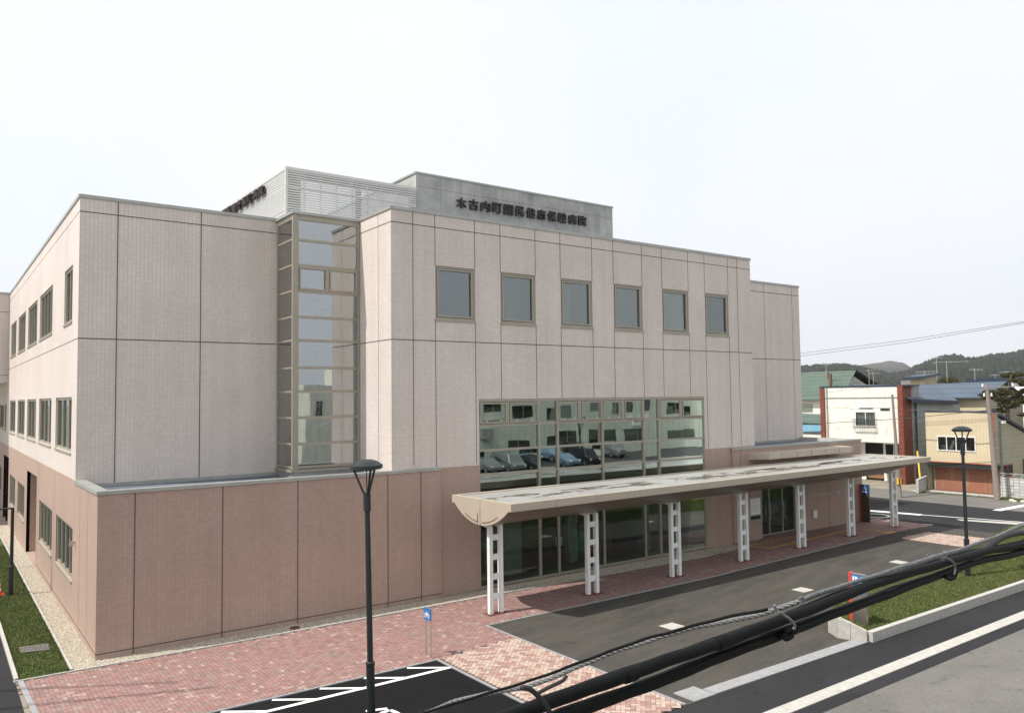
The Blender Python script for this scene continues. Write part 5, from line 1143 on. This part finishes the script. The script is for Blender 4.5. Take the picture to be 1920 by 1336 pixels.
# ------------------------------------------------------------------ hills
def ridge(px, tab):
    for (a, b), (c, d) in zip(tab, tab[1:]):
        if a <= px <= c: t = (px-a)/(c-a); t = t*t*(3-2*t); return b+(d-b)*t
    return tab[-1][1]
from mathutils import noise as mn
def hill(name, tab, D, back, mat, base=748, amp=1.0):
    x0, x1 = tab[0][0], tab[-1][0]; NX = 220; NY = 26; vs = []; fs = []
    for i in range(NX+1):
        px = x0+(x1-x0)*i/NX
        pr0 = bp(px, ridge(px, tab), 2, CAM.z+1) if False else None
        v = RT*((px-960)/FPX)+UP*(-(ridge(px, tab)-668)/FPX)+FWD; hz = math.hypot(v.x, v.y); dz = v.z/hz; dx, dy = v.x/hz, v.y/hz
        for j in range(NY+1):
            t = j/NY; dist = D*(.45+.55*t) if t <= 1 else D
            hgt = (CAM.z+dz*D)*(t**1.25)*(1+.10*mn.noise(Vector((px*.02, t*5, D))))*1.0 if t < 1 else CAM.z+dz*D
            hgt += amp*6*mn.noise(Vector((px*.05, t*9, 1)))*t*(1-t)*3
            vs.append((CAM.x+dx*dist, CAM.y+dy*dist, hgt-2*(1-t)))
        dist = D*1.5; vs.append((CAM.x+dx*dist, CAM.y+dy*dist, -5))
    W_ = NY+2
    for i in range(NX):
        for j in range(W_-1): a = i*W_+j; fs.append((a, a+W_, a+W_+1, a+1))
    me = bpy.data.meshes.new(name); me.from_pydata(vs, [], fs); me.materials.append(M[mat]); me.polygons.foreach_set('use_smooth', [True]*len(fs)); ob = bpy.data.objects.new(name, me); COL.objects.link(ob); ob['kind'] = 'structure'
    return vs, W_
def g_hill(name, a, b, c, sc_=.02):
    g = NG(name); n = g.noise(sc_, detail=9, rough=.68); n2 = g.noise(sc_*9, detail=6, rough=.7)
    col = g.ramp(n, (.3, a), (.52, b), (.72, c)); col = g.mix(1.0, col, g.ramp(n2, (.3, (.55, .55, .55)), (.7, (1.45, 1.45, 1.45))), 'MULTIPLY'); return g.bsdf(col, 1.0, spec=0.0)
M['hill_near'] = g_hill('hill_near', (.018, .026, .019), (.032, .036, .028), (.052, .044, .038)); M['hill_far'] = g_hill('hill_far', (.025, .040, .036), (.060, .058, .052), (.12, .090, .080), .008)
hill('hills', [(1330, 690), (1500, 694), (1560, 700), (1600, 686), (1622, 684), (1645, 680), (1668, 676), (1690, 679), (1712, 689), (1760, 700), (2100, 720)], 2300, 0, 'hill_far')
vn, Wn = hill('hills', [(1330, 700), (1500, 693), (1545, 690), (1575, 689), (1600, 692), (1640, 700), (1670, 706), (1700, 703), (1722, 692), (1745, 682), (1775, 673), (1795, 672), (1815, 678), (1840, 677), (1860, 672), (1890, 670), (1920, 664), (1990, 655), (2100, 650)], 1150, 0, 'hill_near')
for i, c in enumerate([(.016, .024, .018), (.024, .032, .022), (.034, .036, .027), (.050, .038, .034)]): M['wood%d' % i] = flat('woodland_%d' % i, c, 1.0, var=.25, scale=.2, spec=0)
s = MB('wood0', 'wood1', 'wood2', 'wood3')
for _ in range(15000):
    i = random.randrange(0, 220); t = random.random()**.55; j = min(25, int(t*26)); u, v = random.random(), random.random()
    A1, B1, C1, D1_ = (Vector(vn[q]) for q in (i*Wn+j, (i+1)*Wn+j, i*Wn+j+1, (i+1)*Wn+j+1)); p = A1.lerp(B1, u).lerp(C1.lerp(D1_, u), v)
    if j >= 24: p = C1.lerp(D1_, u)
    hh = random.uniform(3.5, 7.5); ww = random.uniform(2.2, 4.2); k = random.choices(range(4), (5, 5, 3, 2))[0]; a0 = random.random()*6
    ring = [p+Vector((math.cos(a0+q*1.257)*ww*random.uniform(.7, 1.2), math.sin(a0+q*1.257)*ww*random.uniform(.7, 1.2), hh*.35)) for q in range(5)]; top = p+Vector((random.uniform(-.6, .6), 0, hh)); bot = p+Vector((0, 0, -1))
    i0 = len(s.v); s.v += ring+[top, bot]
    for q in range(5): s.f.append((i0+q, i0+(q+1) % 5, i0+5)); s.mi.append(k); s.f.append((i0+(q+1) % 5, i0+q, i0+6)); s.mi.append(k)
s.build('forest', kind='stuff')

# ------------------------------------------------------------------ what stands behind the camera and shows in the glass
h = thing('old_clinic', 'long white two storey building reflected in the entrance hall glass', 'building', (45, -42, 0))
M['plaster'] = siding('plaster_pale', (0.66, 0.69, 0.60), .9); YR = -42.0
up = [(37.6, 39.8), (41.5, 43.7), (45.1, 47.9), (50.2, 52.7), (54.0, 56.2), (57.4, 58.4), (60.8, 63.4), (66.5, 69.7)]; lo_ = [(38.4, 40.7), (45.1, 48.0), (49.6, 52.2), (53.9, 58.2), (59.6, 63.5), (66.4, 71)]; tw_ = [(25.0, 25.7), (27.3, 28.0), (29.8, 30.6), (32.4, 33.2)]
s = MB('plaster', 'inner_dark')
def wy(a0, a1, z0, z1, holes):
    A = sorted({a0, a1, *[q for h_ in holes for q in h_[:2]]}); Z = sorted({z0, z1, *[q for h_ in holes for q in h_[2:]]})
    for i in range(len(A)-1):
        for j in range(len(Z)-1):
            ca, cz = (A[i]+A[i+1])/2, (Z[j]+Z[j+1])/2
            if any(q[0] < ca < q[1] and q[2] < cz < q[3] for q in holes): continue
            s.quad((A[i+1], YR, Z[j]), (A[i], YR, Z[j]), (A[i], YR, Z[j+1]), (A[i+1], YR, Z[j+1]))
wy(24.4, 76, 0, 8.3, [(a, b, 4.95, 6.3) for a, b in up]+[(a, b, 1.3, 2.9) for a, b in lo_]+[(a, b, 5.2, 6.9) for a, b in tw_])
s.quad((24.4, YR, 0), (24.4, YR-12, 0), (24.4, YR-12, 8.3), (24.4, YR, 8.3)); s.quad((24.4, YR, 8.3), (24.4, YR-12, 8.3), (76, YR-12, 8.3), (76, YR, 8.3)); s.quad((24.4, YR-1.5, 0), (76, YR-1.5, 0), (76, YR-1.5, 8.2), (24.4, YR-1.5, 8.2), 1)
s.box(29, 32, YR-6, YR-1, 8.3, 10.2); s.build('wall', h)
for (a, b), z0_, z1_ in [(q, 4.95, 6.3) for q in up]+[(q, 1.3, 2.9) for q in lo_]+[(q, 5.2, 6.9) for q in tw_]:
    q = MB('steel'); q.box(a, b, YR-.06, YR-.02, z0_, z0_+.06); q.box(a, b, YR-.06, YR-.02, z1_-.06, z1_); q.box((a+b)/2-.03, (a+b)/2+.03, YR-.06, YR-.02, z0_, z1_); f = q.build('window', h); MB('glass_house').box(a, b, YR-.05, YR-.045, z0_, z1_).build('pane', f)
MB('sign_white', 'red').box(60.8, 63.3, YR, YR+.06, 3.2, 4.5).box(61.0, 63.1, YR+.06, YR+.07, 3.7, 4.1, 1).build('sign_board', h); MB('steel').box(41.6, 42.9, YR, YR+.7, 3.2, 4.2).build('cooling_unit', h)
cg = 'cars parked before the old clinic, seen as reflections'
for lb, x, r_, bd, vn_ in (('silver car reflected at the left end of the hall glass', 38.6, 88, 'car_silver', False), ('pale van reflected next to the silver car in the hall glass', 41.2, 92, 'car_silver', True), ('black car reflected in the second bay of the hall glass', 43.9, 90, 'car_black', False), ('light blue car reflected in the narrow second bay of the hall glass', 47.0, 86, 'car_lightblue', False), ('black van reflected left of the utility pole in the hall glass', 49.6, 91, 'car_black', True), ('white estate car reflected near the middle of the hall glass', 52.6, 90, 'car_white', False), ('silver van reflected right of the middle of the hall glass', 56.0, 89, 'car_silver', True)):
    car(lb, x, -38.6, R(r_), bd, cg, vn_)
sheet('clinic_forecourt', rect(20, 90, -42, -33.0), -0.006, 'asphalt_strip')
t = upole('dark utility pole reflected upright in the middle of the hall glass', 44.5, -29.5, 10, .2, .12, (0, 0), [(6.9, -.2, 1.4, .05)])
h = thing('far_clinic_wing', 'pinkish building reflected at the left of the tower glass', 'building', (12, -70, 0))
M['plaster_pink'] = flat('plaster_pink', (.50, .42, .36), .8); s = MB('plaster_pink'); s.box(4, 24, -85, -62, 0, 9.5); s.build('wall', h)
for k in range(5):
    for z in (1.4, 4.5, 7.2): MB('dark').box(6+k*3.5, 7.4+k*3.5, -62, -61.95, z, z+1.5).build('window', h)

# ------------------------------------------------------------------ light haze in the air
hz = MB(); hz.box(-2600, 5200, -2600, 5200, -6.5, 420)
hm = bpy.data.materials.new('haze_air'); hm.use_nodes = True; hn_ = hm.node_tree; hn_.nodes.clear(); ho = hn_.nodes.new('ShaderNodeOutputMaterial'); pv = hn_.nodes.new('ShaderNodeVolumePrincipled')
pv.inputs['Color'].default_value = (0.86, 0.91, 0.97, 1); pv.inputs['Density'].default_value = 0.00015; pv.inputs['Anisotropy'].default_value = 0.2
hn_.links.new(pv.outputs[0], ho.inputs['Volume']); hz.mats = [hm]; hz.build('haze', kind='stuff')
ac = MB('sign_white').box(14.25, 14.85, 1.5, 1.75, 9.95, 10.2); tag(ac.build('air_conditioner'), 'small white unit seen inside the second upper window of the front', 'air conditioner')
